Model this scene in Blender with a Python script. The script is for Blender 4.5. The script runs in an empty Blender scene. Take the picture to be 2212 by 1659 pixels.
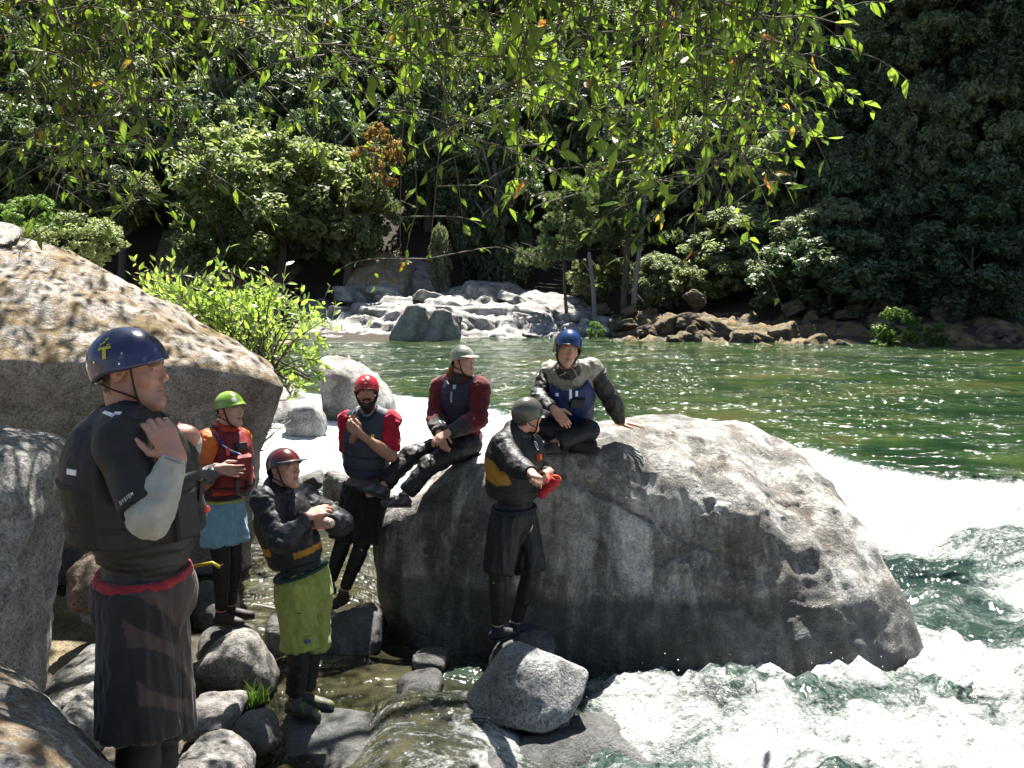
import bpy, bmesh, math, random
import numpy as np
from mathutils import Vector, Matrix

# ------------------------------------------------------------------ camera, world, sun, exposure
SC = bpy.context.scene
COL = SC.collection
R = math.radians
PITCH = R(6.35)
FOC = 2200.0 / 2212.0            # focal length in picture widths
CAMP = np.array((0.0, 0.0, 2.9))
cam = bpy.data.cameras.new('camera')
cam.sensor_width = 36.0
cam.lens = 36.0 * FOC
cam.clip_start = 0.05
cam.clip_end = 1500.0
camo = bpy.data.objects.new('camera', cam)
camo.location = CAMP
camo.rotation_euler = (R(90) - PITCH, 0, 0)
COL.objects.link(camo)
SC.camera = camo

SUN_EL, SUN_AZ = R(63), R(8)      # azimuth measured from +Y towards +X
world = bpy.data.worlds.new('World')
SC.world = world
world.use_nodes = True
wn = world.node_tree.nodes
wl = world.node_tree.links
for n in list(wn): wn.remove(n)
sky = wn.new('ShaderNodeTexSky')
sky.sky_type = 'NISHITA'
sky.sun_disc = False
sky.sun_elevation = SUN_EL
sky.sun_rotation = SUN_AZ
bg = wn.new('ShaderNodeBackground')
bg.inputs['Strength'].default_value = 0.038
wo = wn.new('ShaderNodeOutputWorld')
wl.new(sky.outputs[0], bg.inputs['Color'])
wl.new(bg.outputs[0], wo.inputs['Surface'])
sun = bpy.data.lights.new('sun', 'SUN')
sun.energy = 5.0
sun.angle = R(0.53)
sun.color = (1.0, 0.95, 0.86)
suno = bpy.data.objects.new('sun', sun)
sdir = Vector((math.sin(SUN_AZ) * math.cos(SUN_EL), math.cos(SUN_AZ) * math.cos(SUN_EL), math.sin(SUN_EL)))
suno.rotation_euler = sdir.to_track_quat('Z', 'Y').to_euler()
suno.location = sdir * 80
COL.objects.link(suno)
SC.view_settings.view_transform = 'Standard'
SC.view_settings.look = 'None'
SC.view_settings.gamma = 1
SC.view_settings.use_curve_mapping = False
SC.view_settings.exposure = 2.05
SC.cycles.use_denoising = True
SC.cycles.max_bounces = 6
SC.cycles.diffuse_bounces = 3
SC.cycles.glossy_bounces = 2
SC.cycles.transmission_bounces = 4
SC.cycles.sample_clamp_indirect = 4.0
SC.cycles.caustics_reflective = False
SC.cycles.caustics_refractive = False

# ------------------------------------------------------------------ geometry helpers
_cp, _sp = math.cos(PITCH), math.sin(PITCH)
FWD = np.array((0, _cp, -_sp)); UPV = np.array((0, _sp, _cp)); RGT = np.array((1.0, 0, 0))
def at(px, py, Y):
    """world point at depth Y for a position read off the photograph (2212 x 1659 reading)"""
    d = FWD + RGT * ((px - 1106) / 2200.0) + UPV * ((829.5 - py) / 2200.0)
    return CAMP + d * (Y / d[1])
def proj(V):
    d = V - CAMP
    w = d @ FWD
    return 1106 + 2200 * (d @ RGT) / w, 829.5 - 2200 * (d @ UPV) / w, w
def nrm(v):
    v = np.asarray(v, float)
    return v / (np.linalg.norm(v) + 1e-12)
def sstep(a, b, x):
    t = np.clip((x - a) / (b - a), 0, 1)
    return t * t * (3 - 2 * t)

_rs = np.random.RandomState(7)
_PERM = np.concatenate([_rs.permutation(256)] * 2)
_GR = _rs.normal(size=(256, 3)); _GR /= np.linalg.norm(_GR, axis=1)[:, None]
def pnoise(P, f=1.0, seed=0):
    p = np.asarray(P, float) * f + seed * 17.37
    i = np.floor(p).astype(int); fr = p - i
    u = fr * fr * fr * (fr * (fr * 6 - 15) + 10)
    i &= 255
    out = 0
    for dx in (0, 1):
        wx = u[:, 0] if dx else 1 - u[:, 0]
        a = _PERM[(i[:, 0] + dx) & 255]
        for dy in (0, 1):
            wy = u[:, 1] if dy else 1 - u[:, 1]
            b = _PERM[(a + i[:, 1] + dy) & 255]
            for dz in (0, 1):
                wz = u[:, 2] if dz else 1 - u[:, 2]
                g = _GR[_PERM[(b + i[:, 2] + dz) & 255]]
                d = g[:, 0] * (fr[:, 0] - dx) + g[:, 1] * (fr[:, 1] - dy) + g[:, 2] * (fr[:, 2] - dz)
                out = out + wx * wy * wz * d
    return out * 1.5
def fbm(P, f, octs=4, seed=0, gain=0.5):
    s = 0; a = 1.0
    for o in range(octs):
        s = s + a * pnoise(P, f * 2 ** o, seed + o)
        a *= gain
    return s

class Field:
    """signed distance grid with local smooth unions, meshed by surface nets"""
    def __init__(s, lo, hi, h, fine=None, coarse=2.4):
        s.h = h
        s.ax = [np.arange(lo[i] - 2.5 * h, hi[i] + 3.5 * h, h).astype(np.float32) for i in range(3)]
        if fine:                                 # keep the full resolution only inside these height bands
            z = lo[2] - 2.5 * h; zs = []
            while z < hi[2] + 3.5 * h:
                zs.append(z); z += h if any(a <= z <= b for a, b in fine) else h * coarse
            s.ax[2] = np.array(zs, np.float32)
        s.F = np.full([len(a) for a in s.ax], 0.3, np.float32)
    def _sub(s, lo, hi):
        ix = []
        for i in range(3):
            a = max(0, int(np.searchsorted(s.ax[i], lo[i])) - 1); b = min(len(s.ax[i]), int(np.searchsorted(s.ax[i], hi[i])) + 1)
            ix.append(slice(a, max(a, b)))
        return tuple(ix)
    def op(s, prim, infl=0.0, k=0.02, mode='u', cuts=()):
        lo, hi = pbox(prim, infl + 2 * s.h + (k if mode == 'u' else k))
        ix = s._sub(lo, hi)
        if any(q.stop <= q.start for q in ix): return
        X = s.ax[0][ix[0]][:, None, None]; Y = s.ax[1][ix[1]][None, :, None]; Z = s.ax[2][ix[2]][None, None, :]
        d = pdist(prim, X, Y, Z) - infl
        for p, n in cuts:
            d = np.maximum(d, (X - p[0]) * n[0] + (Y - p[1]) * n[1] + (Z - p[2]) * n[2])
        a = s.F[ix]
        if mode == 'u':
            hh = np.maximum(k - np.abs(a - d), 0) / k
            s.F[ix] = np.minimum(a, d) - hh * hh * k * 0.25
        else:
            d = -d
            hh = np.maximum(k - np.abs(a - d), 0) / k
            s.F[ix] = np.maximum(a, d) + hh * hh * k * 0.25
    def clip(s, p, n):
        X = s.ax[0][:, None, None]; Y = s.ax[1][None, :, None]; Z = s.ax[2][None, None, :]
        s.F = np.maximum(s.F, ((X - p[0]) * n[0] + (Y - p[1]) * n[1] + (Z - p[2]) * n[2]).astype(np.float32))
    def mesh(s):
        return surfnets(s.F, s.ax)

def pbox(prim, m):
    t = prim[0]
    if t == 'cap':
        _, a, b, ra, rb = prim
        q = max(ra, rb) + m
        return np.minimum(a, b) - q, np.maximum(a, b) + q
    q = max(prim[3]) * (1.75 if t == 'box' else 1.0) + m
    return prim[1] - q, prim[1] + q
def pdist(prim, X, Y, Z):
    t = prim[0]
    if t == 'cap':
        _, a, b, ra, rb = prim
        ab = b - a; L2 = float(ab @ ab) + 1e-12
        x, y, z = X - a[0], Y - a[1], Z - a[2]
        tt = np.clip((x * ab[0] + y * ab[1] + z * ab[2]) / L2, 0, 1)
        return np.sqrt((x - tt * ab[0]) ** 2 + (y - tt * ab[1]) ** 2 + (z - tt * ab[2]) ** 2) - (ra + (rb - ra) * tt)
    _, c, M, rad = prim          # M columns are the local axes
    x, y, z = X - c[0], Y - c[1], Z - c[2]
    q = [x * M[0, i] + y * M[1, i] + z * M[2, i] for i in range(3)]
    if t == 'ell':
        k0 = np.sqrt(sum((q[i] / rad[i]) ** 2 for i in range(3)))
        k1 = np.sqrt(sum((q[i] / rad[i] ** 2) ** 2 for i in range(3))) + 1e-9
        return k0 * (k0 - 1) / k1
    rr = 0.35 * min(rad)
    e = [np.abs(q[i]) - (rad[i] - rr) for i in range(3)]
    out = np.sqrt(sum(np.maximum(v, 0) ** 2 for v in e))
    return out + np.minimum(np.maximum(np.maximum(e[0], e[1]), e[2]), 0) - rr
I3 = np.eye(3)
def cap(a, b, ra, rb=None): return ('cap', np.asarray(a, float), np.asarray(b, float), ra, ra if rb is None else rb)
def ell(c, M, rad): return ('ell', np.asarray(c, float), M, rad)
def box(c, M, rad): return ('box', np.asarray(c, float), M, rad)
def sph(c, r): return ('cap', np.asarray(c, float), np.asarray(c, float) + (0, 0, 1e-4), r, r)

_EDG = [((0,0,0),(1,0,0)),((0,1,0),(1,1,0)),((0,0,1),(1,0,1)),((0,1,1),(1,1,1)),
        ((0,0,0),(0,1,0)),((1,0,0),(1,1,0)),((0,0,1),(0,1,1)),((1,0,1),(1,1,1)),
        ((0,0,0),(0,0,1)),((1,0,0),(1,0,1)),((0,1,0),(0,1,1)),((1,1,0),(1,1,1))]
def surfnets(F, ax):
    ins = F < 0
    n = ins[:-1,:-1,:-1].astype(np.int8)
    for dx in (0,1):
        for dy in (0,1):
            for dz in (0,1):
                if dx+dy+dz: n = n + ins[dx:F.shape[0]-1+dx, dy:F.shape[1]-1+dy, dz:F.shape[2]-1+dz]
    act = (n > 0) & (n < 8)
    idx = np.argwhere(act)
    vid = np.full(act.shape, -1, np.int32); vid[act] = np.arange(len(idx))
    acc = np.zeros((len(idx), 3)); cnt = np.zeros(len(idx))
    for c0, c1 in _EDG:
        a = F[idx[:,0]+c0[0], idx[:,1]+c0[1], idx[:,2]+c0[2]]; b = F[idx[:,0]+c1[0], idx[:,1]+c1[1], idx[:,2]+c1[2]]
        m = (a < 0) != (b < 0)
        t = np.where(m, a / np.where(m, a - b, 1), 0)
        for q in range(3):
            acc[:, q] += np.where(m, c0[q] + (c1[q] - c0[q]) * t, 0)
        cnt += m
    V = idx + acc / cnt[:, None]
    W = np.empty_like(V)
    for q in range(3): W[:, q] = np.interp(V[:, q], np.arange(len(ax[q])), ax[q])
    Q = []
    sh = F.shape
    for q in range(3):
        o = [(1,2),(2,0),(0,1)][q]
        A = [slice(0, s) for s in sh]; B = [slice(0, s) for s in sh]
        A[q] = slice(0, sh[q]-1); B[q] = slice(1, sh[q])
        a = ins[tuple(A)]; b = ins[tuple(B)]
        e = np.argwhere(a != b)
        e = e[(e[:, o[0]] > 0) & (e[:, o[1]] > 0) & (e[:, o[0]] < sh[o[0]]-1) & (e[:, o[1]] < sh[o[1]]-1)]
        sgn = a[e[:,0], e[:,1], e[:,2]]
        def g(d0, d1):
            f = e.copy(); f[:, o[0]] += d0; f[:, o[1]] += d1
            return vid[f[:,0], f[:,1], f[:,2]]
        q4 = np.stack([g(-1,-1), g(0,-1), g(0,0), g(-1,0)], 1)
        q4[~sgn] = q4[~sgn][:, ::-1]
        Q.append(q4)
    return W, np.concatenate(Q)
def vnormals(V, Q):
    n = np.cross(V[Q[:,2]] - V[Q[:,0]], V[Q[:,3]] - V[Q[:,1]])
    out = np.zeros_like(V)
    for c in range(4):
        for q in range(3): out[:, q] += np.bincount(Q[:, c], n[:, q], len(V))
    return out / (np.linalg.norm(out, axis=1)[:, None] + 1e-12)

# ------------------------------------------------------------------ object helpers
def tag(o, label=None, cat=None, group=None, kind=None):
    if label: o['label'] = label
    if cat: o['category'] = cat
    if group: o['group'] = group
    if kind: o['kind'] = kind
    return o
def empty(name, loc, label=None, cat=None, group=None):
    o = bpy.data.objects.new(name, None)
    o.empty_display_size = 0.1
    o.location = [float(v) for v in loc]
    COL.objects.link(o)
    return tag(o, label, cat, group)
def mesh_data(name, V, F, mat=None, col=None, smooth=True):
    me = bpy.data.meshes.new(name)
    V = np.asarray(V, np.float32)
    me.vertices.add(len(V)); me.vertices.foreach_set('co', V.ravel())
    if isinstance(F, np.ndarray):
        nf, k = F.shape
        me.loops.add(nf * k); me.loops.foreach_set('vertex_index', F.astype(np.int32).ravel())
        me.polygons.add(nf); me.polygons.foreach_set('loop_start', np.arange(0, nf * k, k, dtype=np.int32))
    else:
        ln = [len(f) for f in F]
        me.loops.add(sum(ln)); me.loops.foreach_set('vertex_index', np.concatenate([np.asarray(f, np.int32) for f in F]))
        st = np.concatenate([[0], np.cumsum(ln)[:-1]]).astype(np.int32)
        me.polygons.add(len(F)); me.polygons.foreach_set('loop_start', st)
    me.update(calc_edges=True)
    me.polygons.foreach_set('use_smooth', np.full(len(me.polygons), smooth))
    if col is not None:
        col = np.asarray(col, np.float32)
        if col.ndim == 1: col = np.tile(col, (len(V), 1))
        if col.shape[1] == 3: col = np.concatenate([col, np.ones((len(V), 1), np.float32)], 1)
        at_ = me.color_attributes.new('Col', 'FLOAT_COLOR', 'POINT')
        at_.data.foreach_set('color', col.ravel())
    if mat: me.materials.append(mat)
    return me
def wloc(o):
    p = np.array(o.location)
    while o.parent is not None:
        o = o.parent; p = p + np.array(o.location)
    return p
def add(name, V, F, mat, parent=None, col=None, smooth=True):
    """link world-space geometry as ONE object (under a parent: stored relative to it)"""
    V = np.asarray(V, float)
    if parent is not None: V = V - wloc(parent)
    o = bpy.data.objects.new(name, mesh_data(name, V, F, mat, col, smooth))
    COL.objects.link(o)
    if parent is not None: o.parent = parent
    return o
def frame_from(d, hint=(0, 0, 1)):
    d = nrm(d); h = np.asarray(hint, float)
    if abs(d @ nrm(h)) > 0.97: h = np.array((1.0, 0, 0))
    a = nrm(np.cross(h, d)); b = np.cross(d, a)
    return a, b, d
def tube(pts, rad, ns=8, flat=1.0, hint=(0, 0, 1)):
    """tapered tube along points; rad scalar or list; closed ends"""
    pts = np.asarray(pts, float); n = len(pts)
    rad = np.full(n, rad) if np.isscalar(rad) else np.asarray(rad, float)
    V = []; F = []
    for i in range(n):
        d = pts[min(i + 1, n - 1)] - pts[max(i - 1, 0)]
        a, b, _ = frame_from(d, hint)
        for k in range(ns):
            th = 2 * math.pi * k / ns
            V.append(pts[i] + rad[i] * (a * math.cos(th) + b * flat * math.sin(th)))
    for i in range(n - 1):
        for k in range(ns):
            k2 = (k + 1) % ns
            F.append((i * ns + k, i * ns + k2, (i + 1) * ns + k2, (i + 1) * ns + k))
    F.append(tuple(range(ns))[::-1]); F.append(tuple((n - 1) * ns + k for k in range(ns)))
    return np.array(V), F
def smooth_path(pts, n=16):
    pts = np.asarray(pts, float); m = len(pts)
    out = []
    for s in np.linspace(0, m - 1, n):
        i = min(int(s), m - 2); t = s - i
        p0 = pts[max(i - 1, 0)]; p1 = pts[i]; p2 = pts[i + 1]; p3 = pts[min(i + 2, m - 1)]
        out.append(0.5 * ((2 * p1) + (-p0 + p2) * t + (2 * p0 - 5 * p1 + 4 * p2 - p3) * t * t + (-p0 + 3 * p1 - 3 * p2 + p3) * t ** 3))
    return np.array(out)
def join(parts):
    V = []; F = []; o = 0
    for v, f in parts:
        V.append(np.asarray(v)); F += [tuple(i + o for i in q) for q in f]; o += len(v)
    return np.concatenate(V), F

def thin(o, ratio):
    """drop triangles where the surface is flat"""
    m = o.modifiers.new('thin', 'DECIMATE'); m.ratio = ratio
    old = o.data
    me = bpy.data.meshes.new_from_object(o.evaluated_get(bpy.context.evaluated_depsgraph_get()))
    o.modifiers.clear(); o.data = me; nm = old.name; bpy.data.meshes.remove(old); me.name = nm
    return o

# ------------------------------------------------------------------ materials
def newmat(name):
    m = bpy.data.materials.new(name); m.use_nodes = True
    nt = m.node_tree
    for n in list(nt.nodes): nt.nodes.remove(n)
    out = nt.nodes.new('ShaderNodeOutputMaterial')
    p = nt.nodes.new('ShaderNodeBsdfPrincipled')
    nt.links.new(p.outputs[0], out.inputs['Surface'])
    return m, nt, p, out
class NB:
    def __init__(s, nt): s.nt = nt
    def n(s, t, **kw):
        x = s.nt.nodes.new(t)
        for k, v in kw.items(): setattr(x, k, v)
        return x
    def l(s, a, b): s.nt.links.new(a, b)
    def tc(s, what='Object'): return s.n('ShaderNodeTexCoord').outputs[what]
    def mapping(s, vec, scale=(1, 1, 1), rot=(0, 0, 0)):
        m = s.n('ShaderNodeMapping'); s.l(vec, m.inputs['Vector'])
        m.inputs['Scale'].default_value = scale; m.inputs['Rotation'].default_value = rot
        return m.outputs[0]
    def noise(s, vec, scale, detail=4, rough=0.5, dist=0.0):
        x = s.n('ShaderNodeTexNoise'); s.l(vec, x.inputs['Vector'])
        x.inputs['Scale'].default_value = scale; x.inputs['Detail'].default_value = detail
        x.inputs['Roughness'].default_value = rough; x.inputs['Distortion'].default_value = dist
        return x.outputs['Fac']
    def voro(s, vec, scale, feature='F1'):
        x = s.n('ShaderNodeTexVoronoi', feature=feature); s.l(vec, x.inputs['Vector']); x.inputs['Scale'].default_value = scale
        return x
    def ramp(s, fac, stops):
        r = s.n('ShaderNodeValToRGB'); s.l(fac, r.inputs[0])
        e = r.color_ramp.elements
        while len(e) < len(stops): e.new(0.5)
        for i, (p, c) in enumerate(stops):
            e[i].position = p
            e[i].color = (c, c, c, 1) if np.isscalar(c) else (*c, 1)
        return r.outputs[0]
    def mix(s, fac, a, b, mode='MIX'):
        m = s.n('ShaderNodeMix', data_type='RGBA', blend_type=mode)
        for v, i in ((fac, 0), (a, 6), (b, 7)):
            if hasattr(v, 'default_value') or hasattr(v, 'links'): s.l(v, m.inputs[i])
            else: m.inputs[i].default_value = v if i == 0 else (*v, 1)
        return m.outputs[2]
    def math(s, op, a, b=0.5, clamp=False):
        m = s.n('ShaderNodeMath', operation=op, use_clamp=clamp)
        for i, v in enumerate((a, b)):
            if hasattr(v, 'links'): s.l(v, m.inputs[i])
            else: m.inputs[i].default_value = v
        return m.outputs[0]
    def bump(s, h, strength, dist, nrm_=None):
        b = s.n('ShaderNodeBump'); s.l(h, b.inputs['Height'])
        b.inputs['Strength'].default_value = strength; b.inputs['Distance'].default_value = dist
        if nrm_ is not None: s.l(nrm_, b.inputs['Normal'])
        return b.outputs[0]

def mat_col(name, rough=0.7, bump=0.3, bscale=90, bdist=0.002, var=0.25, spec=0.4, sheen=0.0, sss=0.0, coat=0.0, metal=0.0):
    """material whose colour comes from the mesh's own Col attribute, with fine procedural variation"""
    m, nt, p, out = newmat(name); b = NB(nt)
    a = b.n('ShaderNodeAttribute', attribute_name='Col')
    oc = b.tc()
    n1 = b.noise(oc, bscale * 0.12, 5, 0.6)
    f = b.ramp(n1, [(0.3, 1 - var), (0.7, 1 + 0 * var)])
    b.l(b.mix(1.0, a.outputs['Color'], f, 'MULTIPLY'), p.inputs['Base Color'])
    n2 = b.noise(oc, bscale, 3, 0.6)
    hh = b.math('ADD', b.math('MULTIPLY', n1, 2.5), n2)
    if bump: b.l(b.bump(hh, bump, bdist), p.inputs['Normal'])
    p.inputs['Roughness'].default_value = rough
    p.inputs['Specular IOR Level'].default_value = spec
    p.inputs['Metallic'].default_value = metal
    if sheen: p.inputs['Sheen Weight'].default_value = sheen
    if coat: p.inputs['Coat Weight'].default_value = coat; p.inputs['Coat Roughness'].default_value = 0.12
    if sss:
        p.inputs['Subsurface Weight'].default_value = sss
        p.inputs['Subsurface Radius'].default_value = (0.012, 0.005, 0.003)
        p.inputs['Subsurface Scale'].default_value = 1.0
    return m
M_SKIN = mat_col('skin', 0.52, 0.25, 220, 0.001, 0.14, 0.45)
M_CLOTH = mat_col('woven_cloth', 0.85, 0.35, 160, 0.002, 0.3, 0.25, 0.15)
M_NYLON = mat_col('coated_nylon', 0.56, 0.4, 90, 0.003, 0.3, 0.35)
M_NEO = mat_col('neoprene', 0.62, 0.3, 120, 0.002, 0.3, 0.35)
M_SHELL = mat_col('helmet_shell', 0.22, 0.06, 60, 0.001, 0.35, 0.5, coat=0.4)
M_STRAP = mat_col('webbing', 0.75, 0.4, 260, 0.001, 0.2, 0.3)
M_REFL = mat_col('reflective_tape', 0.3, 0.1, 200, 0.001, 0.1, 0.6)
M_METAL = mat_col('polished_metal', 0.22, 0.05, 80, 0.001, 0.1, 0.5, metal=1.0)
M_PLAST = mat_col('moulded_plastic', 0.35, 0.1, 80, 0.001, 0.1, 0.5)
M_EYE = mat_col('eyeball', 0.12, 0.0, 10, 0.001, 0.0, 0.5)
M_HAIR = mat_col('hair', 0.6, 0.6, 300, 0.003, 0.5, 0.3)

def mat_granite(name, light=(0.46, 0.45, 0.43), dark=(0.20, 0.195, 0.19), stain=0.5, moss=0.0, moss_col=(0.16, 0.105, 0.03),
                wet_z=None, warm=0.0, speck=1.0, streak=0.0, lichen=0.0):
    m, nt, p, out = newmat(name); b = NB(nt)
    oc = b.tc()
    geo = b.n('ShaderNodeNewGeometry')
    big = b.noise(oc, 1.1, 6, 0.6, 0.4)
    c = b.mix(b.ramp(big, [(0.38, 0.0), (0.62, 1.0)]), dark, light)
    c = b.mix(stain, c, b.mix(b.ramp(b.noise(oc, 2.7, 8, 0.7, 0.6), [(0.42, 0), (0.6, 1)]), tuple(0.5 * v for v in dark), light), 'MIX')
    # salt and pepper grains
    v1 = b.voro(oc, 105).outputs['Color']
    sep = b.n('ShaderNodeSeparateColor'); b.l(v1, sep.inputs[0])
    g = b.ramp(sep.outputs[0], [(0.0, 0.42), (0.28, 0.55), (0.32, 0.95), (0.85, 1.1), (1.0, 1.4)])
    c = b.mix(0.75 * speck, c, g, 'MULTIPLY')
    g2 = b.ramp(b.noise(oc, 30, 3, 0.7), [(0.35, 0.62), (0.6, 1.15)])
    c = b.mix(0.7 * speck, c, g2, 'MULTIPLY')
    if streak:
        sv = b.mapping(oc, (2.2, 2.2, 0.28))
        s1 = b.ramp(b.noise(sv, 1.5, 6, 0.65, 0.3), [(0.46, 0.22), (0.58, 1.0)])
        c = b.mix(streak, c, s1, 'MULTIPLY')
    if warm:
        c = b.mix(b.math('MULTIPLY', b.ramp(b.noise(oc, 1.7, 5, 0.6), [(0.4, 0), (0.65, 1)]), warm), c, (0.27, 0.19, 0.12))
    if lichen:
        li = b.ramp(b.noise(oc, 6.5, 8, 0.75, 0.5), [(0.56, 0), (0.62, 1)])
        c = b.mix(b.math('MULTIPLY', li, lichen), c, (0.50, 0.50, 0.45))
    rough = 0.85
    if moss:
        sx = b.n('ShaderNodeSeparateXYZ'); b.l(geo.outputs['Normal'], sx.inputs[0])
        up = b.ramp(sx.outputs['Z'], [(0.25, 0), (0.6, 1)])
        mm = b.math('MULTIPLY', up, b.ramp(b.noise(oc, 3.4, 12, 0.8, 0.5), [(0.53 - 0.1 * moss, 0), (0.60 - 0.06 * moss, 1)]), True)
        mc = b.mix(b.noise(oc, 22, 4, 0.7), tuple(0.5 * v for v in moss_col), tuple(1.7 * v for v in moss_col))
        c = b.mix(b.math('MULTIPLY', mm, min(1, 0.6 + 0.3 * moss)), c, mc)
    if wet_z is not None:
        sp = b.n('ShaderNodeSeparateXYZ'); b.l(geo.outputs['Position'], sp.inputs[0])
        zz = b.math('ADD', sp.outputs['Z'], b.math('MULTIPLY', b.math('SUBTRACT', b.noise(oc, 3.5, 5, 0.65), 0.5), 0.22))
        mr = b.n('ShaderNodeMapRange'); b.l(zz, mr.inputs[0])
        mr.inputs[1].default_value = wet_z - 0.04; mr.inputs[2].default_value = wet_z + 0.04
        mr.inputs[3].default_value = 1; mr.inputs[4].default_value = 0
        c = b.mix(b.math('MULTIPLY', mr.outputs[0], 0.62), c, (0.03, 0.032, 0.03))
        rr = b.n('ShaderNodeMapRange'); b.l(mr.outputs[0], rr.inputs[0]); rr.inputs[3].default_value = 0.85; rr.inputs[4].default_value = 0.32
        b.l(rr.outputs[0], p.inputs['Roughness'])
    else:
        p.inputs['Roughness'].default_value = rough
    b.l(c, p.inputs['Base Color'])
    h = b.math('ADD', b.math('MULTIPLY', b.noise(oc, 7, 8, 0.72, 0.4), 1.0), b.math('MULTIPLY', b.noise(oc, 48, 3, 0.7), 0.22))
    b.l(b.bump(h, 0.9, 0.06), p.inputs['Normal'])
    p.inputs['Specular IOR Level'].default_value = 0.3
    return m
# ------------------------------------------------------------------ terrain (far bank and hill), river bed
def hill_h(x, y):
    bank = 35.5 + 1.2 * np.sin(x * 0.31) - np.clip(x - 4, 0, 20) * 0.12
    t = y - bank
    rgt = sstep(16.5, 20.5, x + 0.16 * (y - 40))
    sl = 0.62 + 2.4 * rgt + 0.12 * sstep(-6, -22, x)  # right flank steepened so its unseen ridge shades the forest and bank there
    z = np.where(t < 0, 0.35 + 0.55 * t, 0.35 + (0.05 + 0.13 * sstep(4, 9, x)) * np.clip(t, 0, 9) + sl * np.clip(t - 8, 0, 50 - 33 * rgt) * sstep(6, 15, t))
    return np.maximum(z, -1.3)
def grid(xs, ys):
    X, Y = np.meshgrid(xs, ys)
    nx, ny = len(xs), len(ys)
    i = np.arange(nx * ny).reshape(ny, nx)
    Q = np.stack([i[:-1, :-1], i[:-1, 1:], i[1:, 1:], i[1:, :-1]], -1).reshape(-1, 4)
    return X.ravel(), Y.ravel(), Q
m_soil, nt_, p_, _o = newmat('forest_floor'); b_ = NB(nt_)
oc_ = b_.tc()
b_.l(b_.mix(b_.noise(oc_, 0.9, 8, 0.7), (0.018, 0.014, 0.009), (0.06, 0.045, 0.028)), p_.inputs['Base Color'])
b_.l(b_.bump(b_.noise(oc_, 2.5, 8, 0.75), 1.0, 0.3), p_.inputs['Normal']); p_.inputs['Roughness'].default_value = 0.95
gx, gy, gq = grid(np.linspace(-75, 80, 160), np.concatenate([np.linspace(31, 60, 70), np.linspace(61, 150, 50)]))
gz = hill_h(gx, gy)
gz = gz + 0.5 * fbm(np.stack([gx, gy, 0 * gx], 1), 0.25, 4, 3) * sstep(36, 44, gy)
tag(add('hillside', np.stack([gx, gy, gz], 1), gq, m_soil), kind='structure')

M_BED = mat_granite('river_bed_gravel', (0.30, 0.24, 0.15), (0.10, 0.085, 0.05), 0.5, wet_z=0.2)
gx, gy, gq = grid(np.linspace(-40, 45, 120), np.linspace(-12, 40, 110))
gz = -0.75 + 0.25 * fbm(np.stack([gx, gy, 0 * gx], 1), 0.5, 4, 9)
# the near left bank rises out of the water
gz = gz + 0.85 * sstep(-1.1, -2.0, gx) * sstep(9.0, 7.5, gy) + 1.0 * sstep(-2.5, -6, gx) + 1.3 * sstep(3.0, 0.5, gy)
tag(add('river_bed', np.stack([gx, gy, gz], 1), gq, M_BED), kind='structure')

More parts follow.
